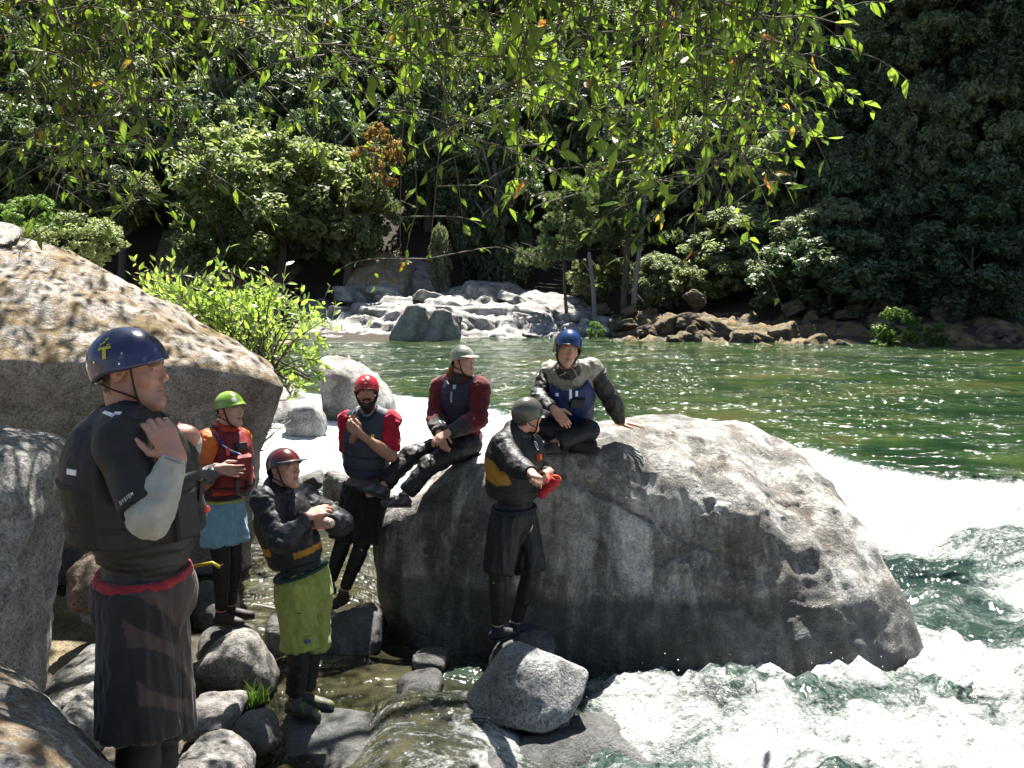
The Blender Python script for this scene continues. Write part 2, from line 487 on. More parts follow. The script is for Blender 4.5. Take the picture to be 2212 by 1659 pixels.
# ------------------------------------------------------------------ river
LIPX = [-9, -2.6, -0.5, 1.5, 3, 4.2, 4.7, 5.3, 6, 8, 14]
LIPY = [21, 20.5, 18.6, 16.6, 15.4, 14.2, 13.0, 12.1, 12.0, 11.6, 11]
ZUP = 0.45
def lip(x): return np.interp(x, LIPX, LIPY)
def low_level(x, y):
    left = sstep(-0.9, -1.5, x) * sstep(7.2, 7.7, y) + 0.42 * sstep(0.15, -0.45, x) * (1 - sstep(7.2, 7.7, y))
    return -0.10 + 0.23 * np.clip(left, 0, 1)
def river_surface(x, y):
    P = np.stack([x, y, 0 * x], 1)
    ly = lip(x) + 0.35 * pnoise(P, 0.9, 5)
    d = ly - y                                   # distance below the lip
    s = np.clip(d / 3.6, 0, 1); s = s * s * (3 - 2 * s)
    s = np.where(x < -1.0, np.clip(d / 7.5, 0, 1), s)
    z = ZUP + (low_level(x, y) - ZUP) * s
    calm = sstep(2.0, 1.0, x + 1.2 - 0 * y) * sstep(12.5, 11.0, y)        # left pool
    right = sstep(-0.9, 0.2, x)
    foam = sstep(-0.05, 0.35, d) * (1 - 0.58 * sstep(3.4, 5.0, d)) * (0.86 + 0.32 * np.clip(fbm(P * (0.5, 1.6, 1), 0.9, 4, 63, 0.6), -1, 0.7))
    foam = np.where(x < -0.9, sstep(-0.1, 0.4, d) * (1 - 0.8 * sstep(6.3, 8.2, d)), foam)
    near = sstep(8.7, 7.6, y - 0.18 * (x - 3)) * sstep(0.25, 1.1, x + 0.25 * (y - 6))
    foam = np.maximum(foam, (0.66 + 0.34 * np.clip(fbm(P * (0.7, 1.2, 1), 1.1, 4, 61, 0.65), -1, 1)) * near)
    shaded_hump = np.exp(-(((x - 1.75) / 0.75) ** 2 + ((y - 6.75) / 0.28) ** 2))
    foam = foam - 0.42 * shaded_hump * near  # foam thinned on the hump to darken its shaded wave face
    green2 = np.exp(-(((x - 4.2) / 1.6) ** 2 + ((y - 9.9) / 0.55) ** 2))
    foam = foam - 0.6 * green2
    amp = 0.012 + 0.10 * right * sstep(0.2, 2.0, d) * sstep(14, 10, y) + 0.07 * near + 0.07 * np.where(x < -0.9, sstep(0.2, 2, d) * (1 - sstep(5.5, 8, d)), 0)
    z = z + amp * (fbm(P, 1.1, 3, 21, 0.55) + 0.5 * fbm(P * (1, 1.6, 1), 3.2, 3, 31, 0.6))
    z = z + near * 0.05 * np.abs(fbm(P, 6.0, 3, 41, 0.6)) * 1.2
    z = z + 0.20 * shaded_hump + 0.015 * (d < 0) * fbm(P * (0.5, 1, 1), 1.4, 3, 51)
    z = z - 0.13 * sstep(0, 0.5, d) * sstep(1.6, 0.6, d) * right + 0.14 * np.exp(-((d - 2.3) / 0.6) ** 2) * right
    led = sstep(-0.98, -0.72, x) * sstep(0.15, -0.2, x) * sstep(6.75, 6.45, y)
    z = z * (1 - led) + led * (0.125 + 0.03 * fbm(P, 2.5, 3, 71) - 0.10 * sstep(-0.35, 0.1, x))
    foam = np.where(led > 0.3, 0.40 + 0.25 * sstep(-0.5, 0.05, x), foam)
    return z, np.clip(foam, 0, 1)
xs = np.concatenate([np.linspace(-26, -7.4, 30), np.arange(-7, 8.6, 0.06), np.linspace(9, 30, 36)])
ys = np.concatenate([np.linspace(2.2, 4.9, 8), np.arange(5.0, 17.5, 0.055), np.linspace(17.8, 38, 70)])
gx, gy, gq = grid(xs, ys)
gz, gf = river_surface(gx, gy)
m_w, nt_, p_, out_ = newmat('river_water'); b_ = NB(nt_)
oc_ = b_.tc()
at_ = b_.n('ShaderNodeAttribute', attribute_name='Col'); sc_ = b_.n('ShaderNodeSeparateColor'); b_.l(at_.outputs['Color'], sc_.inputs[0])
foam_, pool_ = sc_.outputs[0], sc_.outputs[1]
bedn = b_.noise(b_.mapping(oc_, (0.35, 0.6, 1)), 1.0, 5, 0.6, 0.8)
deep = b_.ramp(bedn, [(0.34, (0.007, 0.020, 0.009)), (0.50, (0.018, 0.038, 0.012)), (0.60, (0.036, 0.054, 0.017)), (0.72, (0.060, 0.050, 0.022))])
rap_ = sc_.outputs[2]
deep = b_.mix(rap_, deep, b_.ramp(bedn, [(0.35, (0.010, 0.022, 0.019)), (0.7, (0.030, 0.046, 0.037))]))
deep = b_.mix(pool_, deep, b_.ramp(b_.noise(oc_, 2.2, 6, 0.65), [(0.35, (0.012, 0.013, 0.007)), (0.65, (0.055, 0.05, 0.026))]))
fn = b_.noise(b_.mapping(oc_, (0.75, 1.5, 1)), 3.2, 10, 0.78, 1.0)
fn2 = b_.noise(oc_, 24, 5, 0.75)
fsum = b_.math('ADD', foam_, b_.math('MULTIPLY', b_.math('SUBTRACT', b_.math('ADD', b_.math('MULTIPLY', fn, 0.6), b_.math('MULTIPLY', fn2, 0.4)), 0.5), 2.1))
fm = b_.ramp(fsum, [(0.40, 0.0), (0.74, 1.0)])
mid_ = b_.ramp(fsum, [(0.30, 0.0), (0.52, 1.0)])
b_.l(b_.mix(fm, b_.mix(b_.math('MULTIPLY', mid_, b_.math('MULTIPLY', b_.math('SUBTRACT', rap_, pool_, True), 0.55)), deep, (0.22, 0.30, 0.265)), (0.80, 0.83, 0.82)), p_.inputs['Base Color'])
rr_ = b_.n('ShaderNodeMapRange'); b_.l(fm, rr_.inputs[0]); rr_.inputs[3].default_value = 0.075; rr_.inputs[4].default_value = 0.6
b_.l(rr_.outputs[0], p_.inputs['Roughness'])
p_.inputs['IOR'].default_value = 1.33
w1 = b_.noise(b_.mapping(oc_, (0.8, 1.3, 1)), 2.2, 3, 0.55, 0.3)
w2 = b_.noise(b_.mapping(oc_, (1.0, 0.42, 1)), 7.0, 3, 0.55, 0.3)
w3 = b_.noise(oc_, 34, 3, 0.65)
gust = b_.ramp(b_.noise(b_.mapping(oc_, (0.35, 0.8, 1)), 0.9, 4, 0.6), [(0.44, 0.16), (0.62, 1.35)])
sp_ = b_.n('ShaderNodeSeparateXYZ'); b_.l(oc_, sp_.inputs[0])
far_ = b_.n('ShaderNodeMapRange'); b_.l(sp_.outputs['Y'], far_.inputs[0]); far_.inputs[1].default_value = 10; far_.inputs[2].default_value = 19
near_ = b_.math('SUBTRACT', 1.0, b_.math('MULTIPLY', far_.outputs[0], 0.85))
w4 = b_.noise(b_.mapping(oc_, (1.0, 0.30, 1)), 4.2, 2, 0.5, 0.4)
hh = b_.math('MULTIPLY', b_.math('ADD', b_.math('MULTIPLY', w2, 0.36), b_.math('MULTIPLY', w3, 0.022)), near_)
hh = b_.math('ADD', hh, b_.math('MULTIPLY', b_.math('MULTIPLY', w4, 0.74), far_.outputs[0]))
hh = b_.math('ADD', b_.math('MULTIPLY', w1, 0.10), b_.math('MULTIPLY', gust, hh))
hh = b_.math('ADD', hh, b_.math('MULTIPLY', fm, b_.math('MULTIPLY', b_.noise(oc_, 20, 6, 0.75), 0.16)))
b_.l(b_.bump(hh, 1.0, 0.55), p_.inputs['Normal'])
pool = sstep(-0.2, -1.0, gx) * sstep(13.5, 11.5, gy)
pool = np.maximum(pool, sstep(0.7, -0.2, gx) * sstep(7.3, 6.8, gy) * 0.9)
tag(add('river', np.stack([gx, gy, gz], 1), gq, m_w, col=np.stack([gf, pool, sstep(-0.3, 0.6, lip(gx) - gy)], 1)), kind='structure')

# white drops added over the rapids to imitate sun sparkle
rs = np.random.RandomState(77); n_ = 2600
dx = rs.uniform(-0.2, 7.5, n_); dy = rs.uniform(5.6, 13.5, n_)
dz, df = river_surface(dx, dy)
keep = (df > 0.45) & ((rs.rand(n_) < 0.45) | (dy < 8.5))
dx, dy, dz = dx[keep], dy[keep], dz[keep] + np.abs(rs.normal(size=keep.sum())) * 0.07
r_ = rs.uniform(0.002, 0.0065, keep.sum())
oct_ = np.array(((1, 0, 0), (-1, 0, 0), (0, 1, 0), (0, -1, 0), (0, 0, 1), (0, 0, -1)), float)
V = (np.stack([dx, dy, dz], 1)[:, None] + oct_[None] * r_[:, None, None]).reshape(-1, 3)
F0 = np.array(((0, 2, 4), (2, 1, 4), (1, 3, 4), (3, 0, 4), (2, 0, 5), (1, 2, 5), (3, 1, 5), (0, 3, 5)))
m_d, nt_, p_, _o = newmat('water_drops'); p_.inputs['Base Color'].default_value = (0.85, 0.87, 0.87, 1); p_.inputs['Roughness'].default_value = 0.15
o = add('spray', V, (F0[None] + 6 * np.arange(len(dx))[:, None, None]).reshape(-1, 3), m_d); tag(o, 'white drops of spray added over the rapids for sparkle', 'spray', kind='stuff')

# ------------------------------------------------------------------ rocks
def hull_planes(pts):
    bm = bmesh.new()
    for p in pts: bm.verts.new([float(v) for v in p])
    r = bmesh.ops.convex_hull(bm, input=bm.verts)
    bmesh.ops.dissolve_limit(bm, angle_limit=R(4), verts=bm.verts, edges=bm.edges)
    bm.normal_update()
    c = np.mean(pts, 0)
    pl = []
    for f in bm.faces:
        n = np.array(f.normal); p = np.array(f.verts[0].co)
        if (c - p) @ n > 0: n = -n
        pl.append((n, p @ n))
    bm.free()
    return pl
def hull_rock(pts, h, k=0.05, disp=((0.10, 0.9, 3), (0.03, 4, 3)), seed=0, extra=None, ridge=0.0):
    """rounded convex block through the given points with broken-stone relief"""
    pts = np.array(pts)
    pl = hull_planes(pts)
    mx = sum(a for a, _, _ in disp) + k
    f = Field(pts.min(0) - mx, pts.max(0) + mx, h)
    X = f.ax[0][:, None, None]; Y = f.ax[1][None, :, None]; Z = f.ax[2][None, None, :]
    D = None
    for n, o in pl:
        d = ((X * n[0] + Y * n[1] + Z * n[2]) - o).astype(np.float32)
        if D is None: D = d
        else:
            hh = np.maximum(k - np.abs(D - d), 0) / k
            D = np.maximum(D, d) + hh * hh * k * 0.25
    f.F = D
    if extra: extra(f)
    V, Q = f.mesh()
    N = vnormals(V, Q)
    dd = 0
    for i, (a, fr, oc) in enumerate(disp): dd = dd + a * fbm(V, fr, oc, seed + i * 7)
    if ridge:
        rn = 1 - np.abs(fbm(V, 1.1, 3, seed + 60)) * 2.2
        dd = dd - ridge * np.clip(rn - 0.72, 0, 1) / 0.28
    V = V + N * dd[:, None]
    return V, Q
def rock_thing(name, label, V, Q, mat, cat='boulder', group=None):
    b = V.min(0); c = np.array((V[:, 0].mean(), V[:, 1].mean(), b[2]))
    me = mesh_data(name, V - c, Q, mat)
    o = bpy.data.objects.new(name, me); o.location = c; COL.objects.link(o)
    return tag(o, label, cat, group)

M_BIG = mat_granite('pale_streaked_granite', (0.58, 0.57, 0.55), (0.24, 0.235, 0.23), 0.45, wet_z=0.44, speck=0.75, streak=0.85, lichen=0.35, warm=0.22)
M_MOSSY = mat_granite('mossy_granite', (0.47, 0.44, 0.42), (0.22, 0.20, 0.18), 0.5, moss=0.8, moss_col=(0.125, 0.080, 0.024), warm=0.12, lichen=0.25)
M_GREY = mat_granite('grey_granite', (0.40, 0.385, 0.37), (0.19, 0.18, 0.175), 0.5, lichen=0.35, warm=0.12)
M_WET = mat_granite('wet_grey_granite', (0.34, 0.34, 0.335), (0.13, 0.13, 0.13), 0.5, wet_z=0.30)
M_BANK = mat_granite('sun_bleached_granite', (0.46, 0.455, 0.44), (0.15, 0.145, 0.14), 0.6, wet_z=0.55, lichen=0.2, warm=0.15)
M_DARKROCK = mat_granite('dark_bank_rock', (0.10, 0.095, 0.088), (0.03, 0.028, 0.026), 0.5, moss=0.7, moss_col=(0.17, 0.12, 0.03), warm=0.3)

# the big boulder in the middle of the stream
big = [(1040, 966, 8.35), (1130, 966, 7.95), (1190, 968, 7.68), (1290, 962, 7.72), (1340, 938, 7.95), (1290, 906, 9.0), (1500, 896, 9.2), (1610, 900, 9.2), (1732, 962, 8.9),
       (1840, 1080, 8.3), (1918, 1190, 8.05), (1965, 1290, 7.9), (2022, 1405, 7.6), (2040, 1500, 7.5),
       (1380, 1160, 7.55), (1560, 1130, 7.55), (1700, 1140, 7.6), (1830, 1260, 7.5),
       (1250, 1480, 7.35), (1600, 1470, 7.15), (1900, 1440, 7.3), (1000, 1430, 7.65), (880, 1385, 7.9),
       (793, 1160, 8.3), (812, 1280, 8.2), (845, 1110, 8.25), (940, 1020, 8.35), (1010, 1190, 7.85), (1120, 1150, 7.6)]
pts = [at(*p) for p in big]
pts += [np.array((p[0], p[1], -0.7)) for p in [at(1250, 1480, 7.4), at(1600, 1470, 7.2), at(1900, 1440, 7.35), at(880, 1385, 8.0), at(2040, 1480, 7.7)]]
pts += [np.array(q) for q in [(-0.9, 9.3, 1.0), (-0.95, 9.8, -0.6), (0.6, 10.0, 1.35), (1.6, 10.4, 1.2), (2.6, 9.8, 0.9), (3.4, 9.2, -0.6), (0.8, 10.6, -0.6), (2.4, 10.4, -0.6)]]
V, Q = hull_rock(pts, 0.024, 0.10, ((0.05, 0.8, 2), (0.03, 2.6, 3), (0.008, 9, 3)), 3)
N = vnormals(V, Q)
# vertical flutes and worn ledges on the right half, one long diagonal joint, grooves
px_, py_, w_ = proj(V)
fl = sstep(1900, 1700, px_) * sstep(1250, 1450, px_) * sstep(920, 1010, py_) * sstep(1420, 1250, py_)
s_ = V[:, 0] * 1.0 + 0.25 * (V[:, 2]) + 0.06 * pnoise(V, 1.5, 71)
flute = np.abs(pnoise(np.stack([s_ * 2.6, 0.25 * V[:, 2], 0 * s_], 1), 1.0, 77)) * 2 - 0.6
led = sstep(0.02, 0.25, fbm(V * (1, 1, 2.2), 2.6, 4, 81))
V = V + N * (fl * (0.085 * flute + 0.02 * led - 0.03))[:, None]
tt = (px_ - 1190) * 0.52 + 1010                       # the joint runs down to the right
crk = np.exp(-((py_ - tt - 14 * pnoise(V, 2.2, 91)) / 8.0) ** 2) * sstep(1130, 1220, px_) * sstep(1640, 1500, px_) * (w_ < 8.6)
crk += np.exp(-((px_ - 1500 - (py_ - 1150) * 0.17 - 20 * pnoise(V, 1.8, 93)) / 9.0) ** 2) * sstep(1040, 1110, py_) * (w_ < 8.6) * 0.9
V = V - N * (0.06 * crk)[:, None]
BIGV = V
rock_thing('boulder', 'huge pale granite boulder in mid stream with people sitting on top', V, Q, M_BIG)

# mossy boulder behind the left group
lf = [(632, 832, 8.8), (612, 800, 9.3), (545, 755, 9.5), (470, 703, 9.6), (280, 598, 9.7), (100, 512, 9.5), (-140, 450, 9.2),
      (-260, 760, 7.3), (0, 775, 7.5), (205, 792, 7.8), (377, 790, 8.1), (480, 755, 8.5), (606, 838, 8.75),
      (548, 945, 9.5), (528, 1100, 9.4), (520, 1260, 9.3), (400, 1150, 9.0), (250, 1150, 8.8), (0, 1200, 8.4), (-250, 1200, 8.2)]
pts = [at(*p) for p in lf] + [np.array(q) for q in [(-3.1, 11, 0.1), (-3.4, 12, 1.6), (-6.5, 12, 1.2), (-6.5, 11, 0), (-2.75, 9.6, -0.3), (-5, 8.8, -0.3)]]
V, Q = hull_rock(pts, 0.035, 0.08, ((0.06, 0.7, 2), (0.045, 2.4, 4)), 13, extra=lambda f: f.op(sph(at(712, 1040, 9.2), 0.66), 0, 0.3, 's'))
rock_thing('boulder', 'sloping boulder with golden moss behind the green helmeted kayaker', V, Q, M_MOSSY)
V, Q = hull_rock([at(-60, 480, 9.2), at(30, 482, 9.4), at(58, 502, 9.5), at(40, 525, 9.0), at(-60, 545, 8.8), at(-150, 500, 9.6), at(0, 500, 10), at(-100, 560, 9.8)], 0.025, 0.05, ((0.04, 2, 3),), 5)
rock_thing('boulder', 'small rock lying on the upper left end of the mossy boulder', V, Q, M_GREY)

# boulders at the left edge
lm = [(-190, 915, 5.0), (55, 903, 5.3), (120, 910, 5.4), (172, 950, 5.3), (178, 1010, 5.2), (165, 1130, 5.15), (138, 1260, 5.1), (100, 1450, 5.0), (90, 1520, 5.0),
      (-10, 950, 4.75), (110, 965, 4.85), (30, 1200, 4.5), (0, 1450, 4.5), (-250, 960, 4.5), (-250, 1500, 4.4), (-200, 1000, 6.4), (130, 1000, 6.3), (90, 1500, 6.2)]
V, Q = hull_rock([at(*p) for p in lm], 0.022, 0.12, ((0.05, 1.2, 2), (0.025, 4.5, 4)), 23)
rock_thing('boulder', 'tall rounded grey boulder at the left edge behind the blue helmeted man', V, Q, M_GREY)
ll = [(-60, 1385, 3.3), (10, 1400, 3.35), (95, 1455, 3.3), (150, 1500, 3.2), (192, 1560, 3.1), (230, 1612, 2.95), (275, 1670, 2.85), (340, 1800, 2.8),
      (-120, 1520, 2.6), (60, 1640, 2.35), (200, 1800, 2.4), (-200, 1900, 2.3), (-250, 1450, 3.3), (-250, 1420, 3.9), (80, 1480, 3.9), (200, 1700, 3.8)]
V, Q = hull_rock([at(*p) for p in ll], 0.014, 0.07, ((0.035, 1.6, 3), (0.014, 7, 4)), 33)
rock_thing('boulder', 'rough lichen spotted rock in the bottom left corner', V, Q, mat_granite('lichen_granite', (0.36, 0.35, 0.32), (0.15, 0.14, 0.13), 0.5, moss=0.35, moss_col=(0.14, 0.075, 0.02), lichen=0.7))

# the pointed block below the man in black
pk = [(1105, 1378, 6.5), (1125, 1380, 6.45), (1190, 1405, 6.4), (1278, 1440, 6.35), (1283, 1470, 6.3), (1265, 1510, 6.2), (1225, 1560, 6.1), (1170, 1588, 6.05),
      (1090, 1575, 6.1), (1000, 1565, 6.25), (968, 1548, 6.35), (1000, 1500, 6.5), (1050, 1425, 6.6), (1120, 1440, 6.2),
      (1240, 1450, 6.9), (1110, 1400, 6.9), (1000, 1550, 6.9), (1200, 1560, 6.9)]
V, Q = hull_rock([at(*p) for p in pk], 0.014, 0.05, ((0.02, 1.8, 2), (0.008, 8, 3)), 43)
rock_thing('boulder', 'angular speckled block tilted to a point in front of the big boulder', V, Q, mat_granite('speckled_block', (0.42, 0.42, 0.41), (0.24, 0.245, 0.25), 0.4, speck=1.15))

def near_rock(px0, px1, py0, py1, Y, dep, seed, label, mat=None, k=0.3, flat=0.15, h=None, tilt=0.0):
    c = at((px0 + px1) / 2, (py0 + py1) / 2, Y)
    rad = np.array(((px1 - px0) / 2 * Y / 2200, dep, (py1 - py0) / 2 * Y / 2200))
    rs = np.random.RandomState(seed)
    pts = []
    for i in range(26):
        d = nrm(rs.normal(size=3)); e = np.abs(d) ** (0.75 - flat) * np.sign(d)
        e = e / max(1e-6, np.max(np.abs(e))) * (0.86 + 0.14 * rs.rand()) * (1 if np.max(np.abs(d)) > 0.8 else 0.9)
        pts.append(e)
    pts = np.array(pts) * rad
    if tilt:
        ct, st = math.cos(tilt), math.sin(tilt)
        pts = pts @ np.array(((ct, 0, st), (0, 1, 0), (-st, 0, ct)))
    pts = pts + c
    mr = float(min(rad))
    V, Q = hull_rock(pts, h or max(0.011, float(max(rad)) / 22), k * mr, ((0.10 * mr, 0.7 / mr, 3), (0.035 * mr, 3.5 / mr, 3)), seed)
    return rock_thing('rock', label, V, Q, mat or M_GREY, 'rock')
near_rock(405, 530, 1238, 1420, 7.9, 0.30, 2, 'sunlit pale rock behind the legs of the green helmeted kayaker', M_BANK)
near_rock(415, 565, 1343, 1500, 7.42, 0.34, 3, 'pale grey stone under the feet of the green helmeted kayaker', M_BANK)
near_rock(412, 612, 1352, 1540, 6.75, 0.34, 4, 'large angular grey rock left of the lime shorts with one sunny face', M_GREY, tilt=0.35)
near_rock(392, 530, 1512, 1580, 6.0, 0.30, 6, 'flat light grey stone just behind the man in brown shorts', M_GREY)
near_rock(503, 607, 1530, 1650, 5.75, 0.22, 8, 'upright dark grey stone wedged beside the wet ledge', M_WET)
near_rock(330, 582, 1580, 1760, 5.2, 0.40, 10, 'smooth rounded grey boulder at the bottom edge right of the brown shorts', M_GREY, k=0.6)
near_rock(100, 262, 1424, 1500, 5.9, 0.5, 12, 'sunlit white flat stone between the left boulders', M_BANK)
near_rock(135, 262, 1482, 1650, 5.3, 0.35, 14, 'shaded brown grey stone left of the brown shorts', M_GREY)
near_rock(100, 420, 1235, 1480, 7.7, 0.5, 16, 'dark shaded rock in the hollow behind the brown shorts', M_GREY)
near_rock(150, 330, 1170, 1330, 7.0, 0.4, 18, 'brown rock leaning in the hollow under the mossy boulder', mat_granite('brown_rock', (0.26, 0.2, 0.15), (0.12, 0.09, 0.07), 0.5))
near_rock(660, 840, 1300, 1450, 7.75, 0.42, 20, 'dark wet rock under the bearded kayaker', M_WET)
near_rock(560, 640, 1325, 1420, 7.2, 0.25, 22, 'pale stone half hidden behind the lime shorts', M_BANK)
near_rock(850, 965, 1440, 1530, 6.75, 0.22, 24, 'small humped wet stone in the dark pool', M_WET, k=0.4)
near_rock(885, 975, 1405, 1445, 7.25, 0.18, 26, 'low grey stone in shadow at the foot of the big boulder', M_WET)
near_rock(640, 705, 1018, 1062, 12.2, 0.25, 28, 'pale stone at the foot of the white chute, left of its neighbour', M_BANK, tilt=.3)
near_rock(690, 775, 1010, 1085, 11.9, 0.3, 29, 'brown grey stone at the foot of the chute behind the maroon helmet', M_GREY, tilt=-.2)
near_rock(612, 712, 864, 965, 16.4, 0.5, 30, 'dark angular rock at the edge of the white chute', M_WET, tilt=0.2)
near_rock(1040, 1215, 1362, 1480, 7.05, 0.22, 32, 'dark footing stone under the man in black', M_WET)
near_rock(990, 1110, 1560, 1620, 6.2, 0.3, 36, 'dark stone in shadow beneath the tilted block', M_WET)
near_rock(985, 1100, 1638, 1720, 5.6, 0.25, 38, 'small dark stone at the bottom edge washed by the stream', M_WET)
# wet ledge the maroon helmeted man stands on
wl_ = [(604, 1535, 6.4), (640, 1516, 6.55), (760, 1514, 6.55), (880, 1540, 6.35), (975, 1580, 6.12), (995, 1640, 5.75), (985, 1740, 5.35), (600, 1740, 5.35), (596, 1600, 5.95), (740, 1575, 6.15)]
pts = [at(*p) for p in wl_] + [np.array((-1.35, 6.7, -0.6)), np.array((-0.25, 6.6, -0.6)), np.array((-1.3, 5.3, -0.6)), np.array((-0.2, 5.3, -0.6))]
V, Q = hull_rock(pts, 0.016, 0.10, ((0.03, 1.6, 3), (0.014, 5, 3)), 51)
rock_thing('rock', 'wet grey ledge under the feet of the man in lime shorts', V, Q, M_WET, 'rock')
wl_ = [(1130, 1570, 6.3), (1250, 1530, 6.6), (1310, 1510, 6.6), (1350, 1530, 6.5), (1420, 1610, 6.2), (1500, 1720, 5.9), (1000, 1720, 5.7), (1080, 1640, 5.9), (1300, 1580, 6.05)]
pts = [at(*p) for p in wl_] + [np.array((0.1, 6.7, -0.6)), np.array((1.0, 6.7, -0.6)), np.array((1.0, 5.8, -0.6)), np.array((0.0, 5.8, -0.6))]
V, Q = hull_rock(pts, 0.016, 0.10, ((0.05, 1.3, 3), (0.014, 5, 3)), 52)
rock_thing('rock', 'dark wet rock washed by foam right of the tilted block', V, Q, M_WET, 'rock')
# stone under the foreground man (just below the picture)
V, Q = hull_rock([np.array(p) for p in [(-1.9, 2.7, 0.84), (-0.75, 2.7, 0.84), (-0.75, 3.9, 0.84), (-1.9, 3.9, 0.84), (-2.2, 2.5, -0.3), (-0.5, 2.5, -0.3), (-0.5, 4.1, -0.3), (-2.2, 4.1, -0.3)]], 0.04, 0.06, ((0.0, 1, 1),), 1)
rock_thing('rock', 'flat topped rock under the feet of the blue helmeted man', V, Q, M_GREY, 'rock')
# boulder in mid water left of the red helmet
mb = [(680, 775, 18.3), (700, 762, 18.5), (745, 762, 18.5), (800, 790, 18.3), (852, 850, 18.1), (850, 872, 17.9), (760, 882, 17.5), (700, 862, 17.5), (688, 800, 17.7), (800, 850, 17.4), (735, 800, 17.5)]
pts = [at(*p) for p in mb] + [np.array(q) for q in [(-3.3, 17.6, 0), (-2.1, 17.6, 0), (-2.1, 19.2, 0), (-3.4, 19.2, 0)]]
V, Q = hull_rock(pts, 0.04, 0.12, ((0.05, 1.2, 3), (0.02, 5, 3)), 61)
rock_thing('boulder', 'smooth white topped boulder standing in the water behind the red helmet', V, Q, M_BANK)
V, Q = hull_rock([at(540, 790, 18.6), at(620, 805, 18.4), at(690, 880, 17.2), at(640, 895, 17.0), at(560, 870, 17.5)] + [np.array(q) for q in [(-5, 19, 0), (-3.5, 17.2, 0), (-3.6, 18.8, 0), (-5, 17.2, 0)]], 0.045, 0.1, ((0.05, 1.2, 3), (0.02, 5, 3)), 62)
rock_thing('boulder', 'low sun bleached rock beside the chute below the bright shrub', V, Q, M_BANK)

# ------------------------------------------------------------------ far bank
def slab_mesh(seed, mat, flat=0.35, n=20):
    rs = np.random.RandomState(seed)
    pts = []
    for i in range(n):
        a = rs.rand() * 2 * math.pi; r = 0.8 + 0.2 * rs.rand()
        sx = np.sign(math.cos(a)) * abs(math.cos(a)) ** 0.6; sy = np.sign(math.sin(a)) * abs(math.sin(a)) ** 0.6
        z = rs.choice((-1, 1)) * (0.75 + 0.25 * rs.rand())
        q = 1.0 if z < 0 else 0.8
        pts.append((r * sx * q, r * sy * q, z * flat))
    V, Q = hull_rock(pts, 0.075, 0.04, ((0.09, 1.3, 3), (0.04, 4, 3)), seed)
    return mesh_data('slab', V, Q, mat)
SLABS = [slab_mesh(100 + i, M_BANK) for i in range(6)]
ROUNDS = [slab_mesh(120 + i, M_DARKROCK, 0.7, 16) for i in range(6)]
ROUNDL = [slab_mesh(140 + i, M_GREY, 0.75, 18) for i in range(3)]
out = empty('rock_outcrop', at(960, 700, 40), 'layered sunlit white granite outcrop on the far bank', 'outcrop')
rs = np.random.RandomState(4)
def put(me, c, s, rot, parent=None, name='slab'):
    o = bpy.data.objects.new(name, me); o.location = np.asarray(c, float) - (wloc(parent) if parent else 0)
    o.scale = s; o.rotation_euler = rot; COL.objects.link(o)
    if parent: o.parent = parent
    return o
# core of the outcrop
core = [(640, 745, 37), (900, 752, 36.4), (1150, 750, 36.2), (1330, 745, 36.6), (660, 690, 39), (800, 640, 42), (1000, 610, 44), (1090, 600, 45), (1250, 640, 44), (1340, 700, 40),
        (880, 690, 38.5), (1040, 690, 38.5), (1200, 700, 38.2)]
pts = [at(*p) - (0, 0, 0.30) for p in core] + [at(640, 900, 37) * (1, 1, 0), at(1340, 900, 37) * (1, 1, 0), at(1340, 900, 46) * (1, 1, 0), at(640, 900, 46) * (1, 1, 0)]
V, Q = hull_rock(pts, 0.13, 0.3, ((0.25, 0.35, 3), (0.10, 1.1, 3)), 71)
zq = V[:, 2] + 0.30 * fbm(V * (1, 1, 0.3), 0.45, 3, 5) + 0.12 * V[:, 0]
st = 0.52; fr_ = zq / st - np.floor(zq / st)
V[:, 2] += (sstep(0.0, 0.42, fr_) - fr_) * st * 0.55
V[:, 1] += (0.5 - fr_) * 0.4
V = V + vnormals(V, Q) * (0.11 * fbm(V * (1, 1, 2.2), 1.9, 4, 17, 0.6))[:, None]
add('bedrock', V, Q, M_BANK, out)
for i in range(40):
    px = rs.uniform(645, 1330); t = rs.rand()
    top = np.interp(px, [640, 760, 1000, 1100, 1240, 1340], [700, 622, 612, 600, 640, 690])
    py = top + (738 - top) * t
    Y = 36.6 + (1 - t) * 7.5
    w = rs.uniform(0.55, 1.5) * (1.15 - 0.4 * t)
    put(SLABS[i % 6], at(px, py, Y) - (0, 0, 0.20), (w, w * rs.uniform(0.6, 1.0), w * rs.uniform(0.45, 0.9)), (rs.uniform(-0.2, 0.15), rs.uniform(-0.05, 0.35), rs.uniform(-0.6, 0.6)), out)
# two dark upright faces at the water
for px, py, s in ((905, 705, 0.95), (960, 712, 0.9)):
    o = put(ROUNDL[0], at(px, py, 36.5), (s, s * 0.7, s * 1.2), (0.2, 0.3, 0.4), None, 'boulder')
    tag(o, 'dark pyramid shaped rock at the waterline of the white outcrop, ' + ('left' if px < 930 else 'right') + ' one of two', 'boulder')
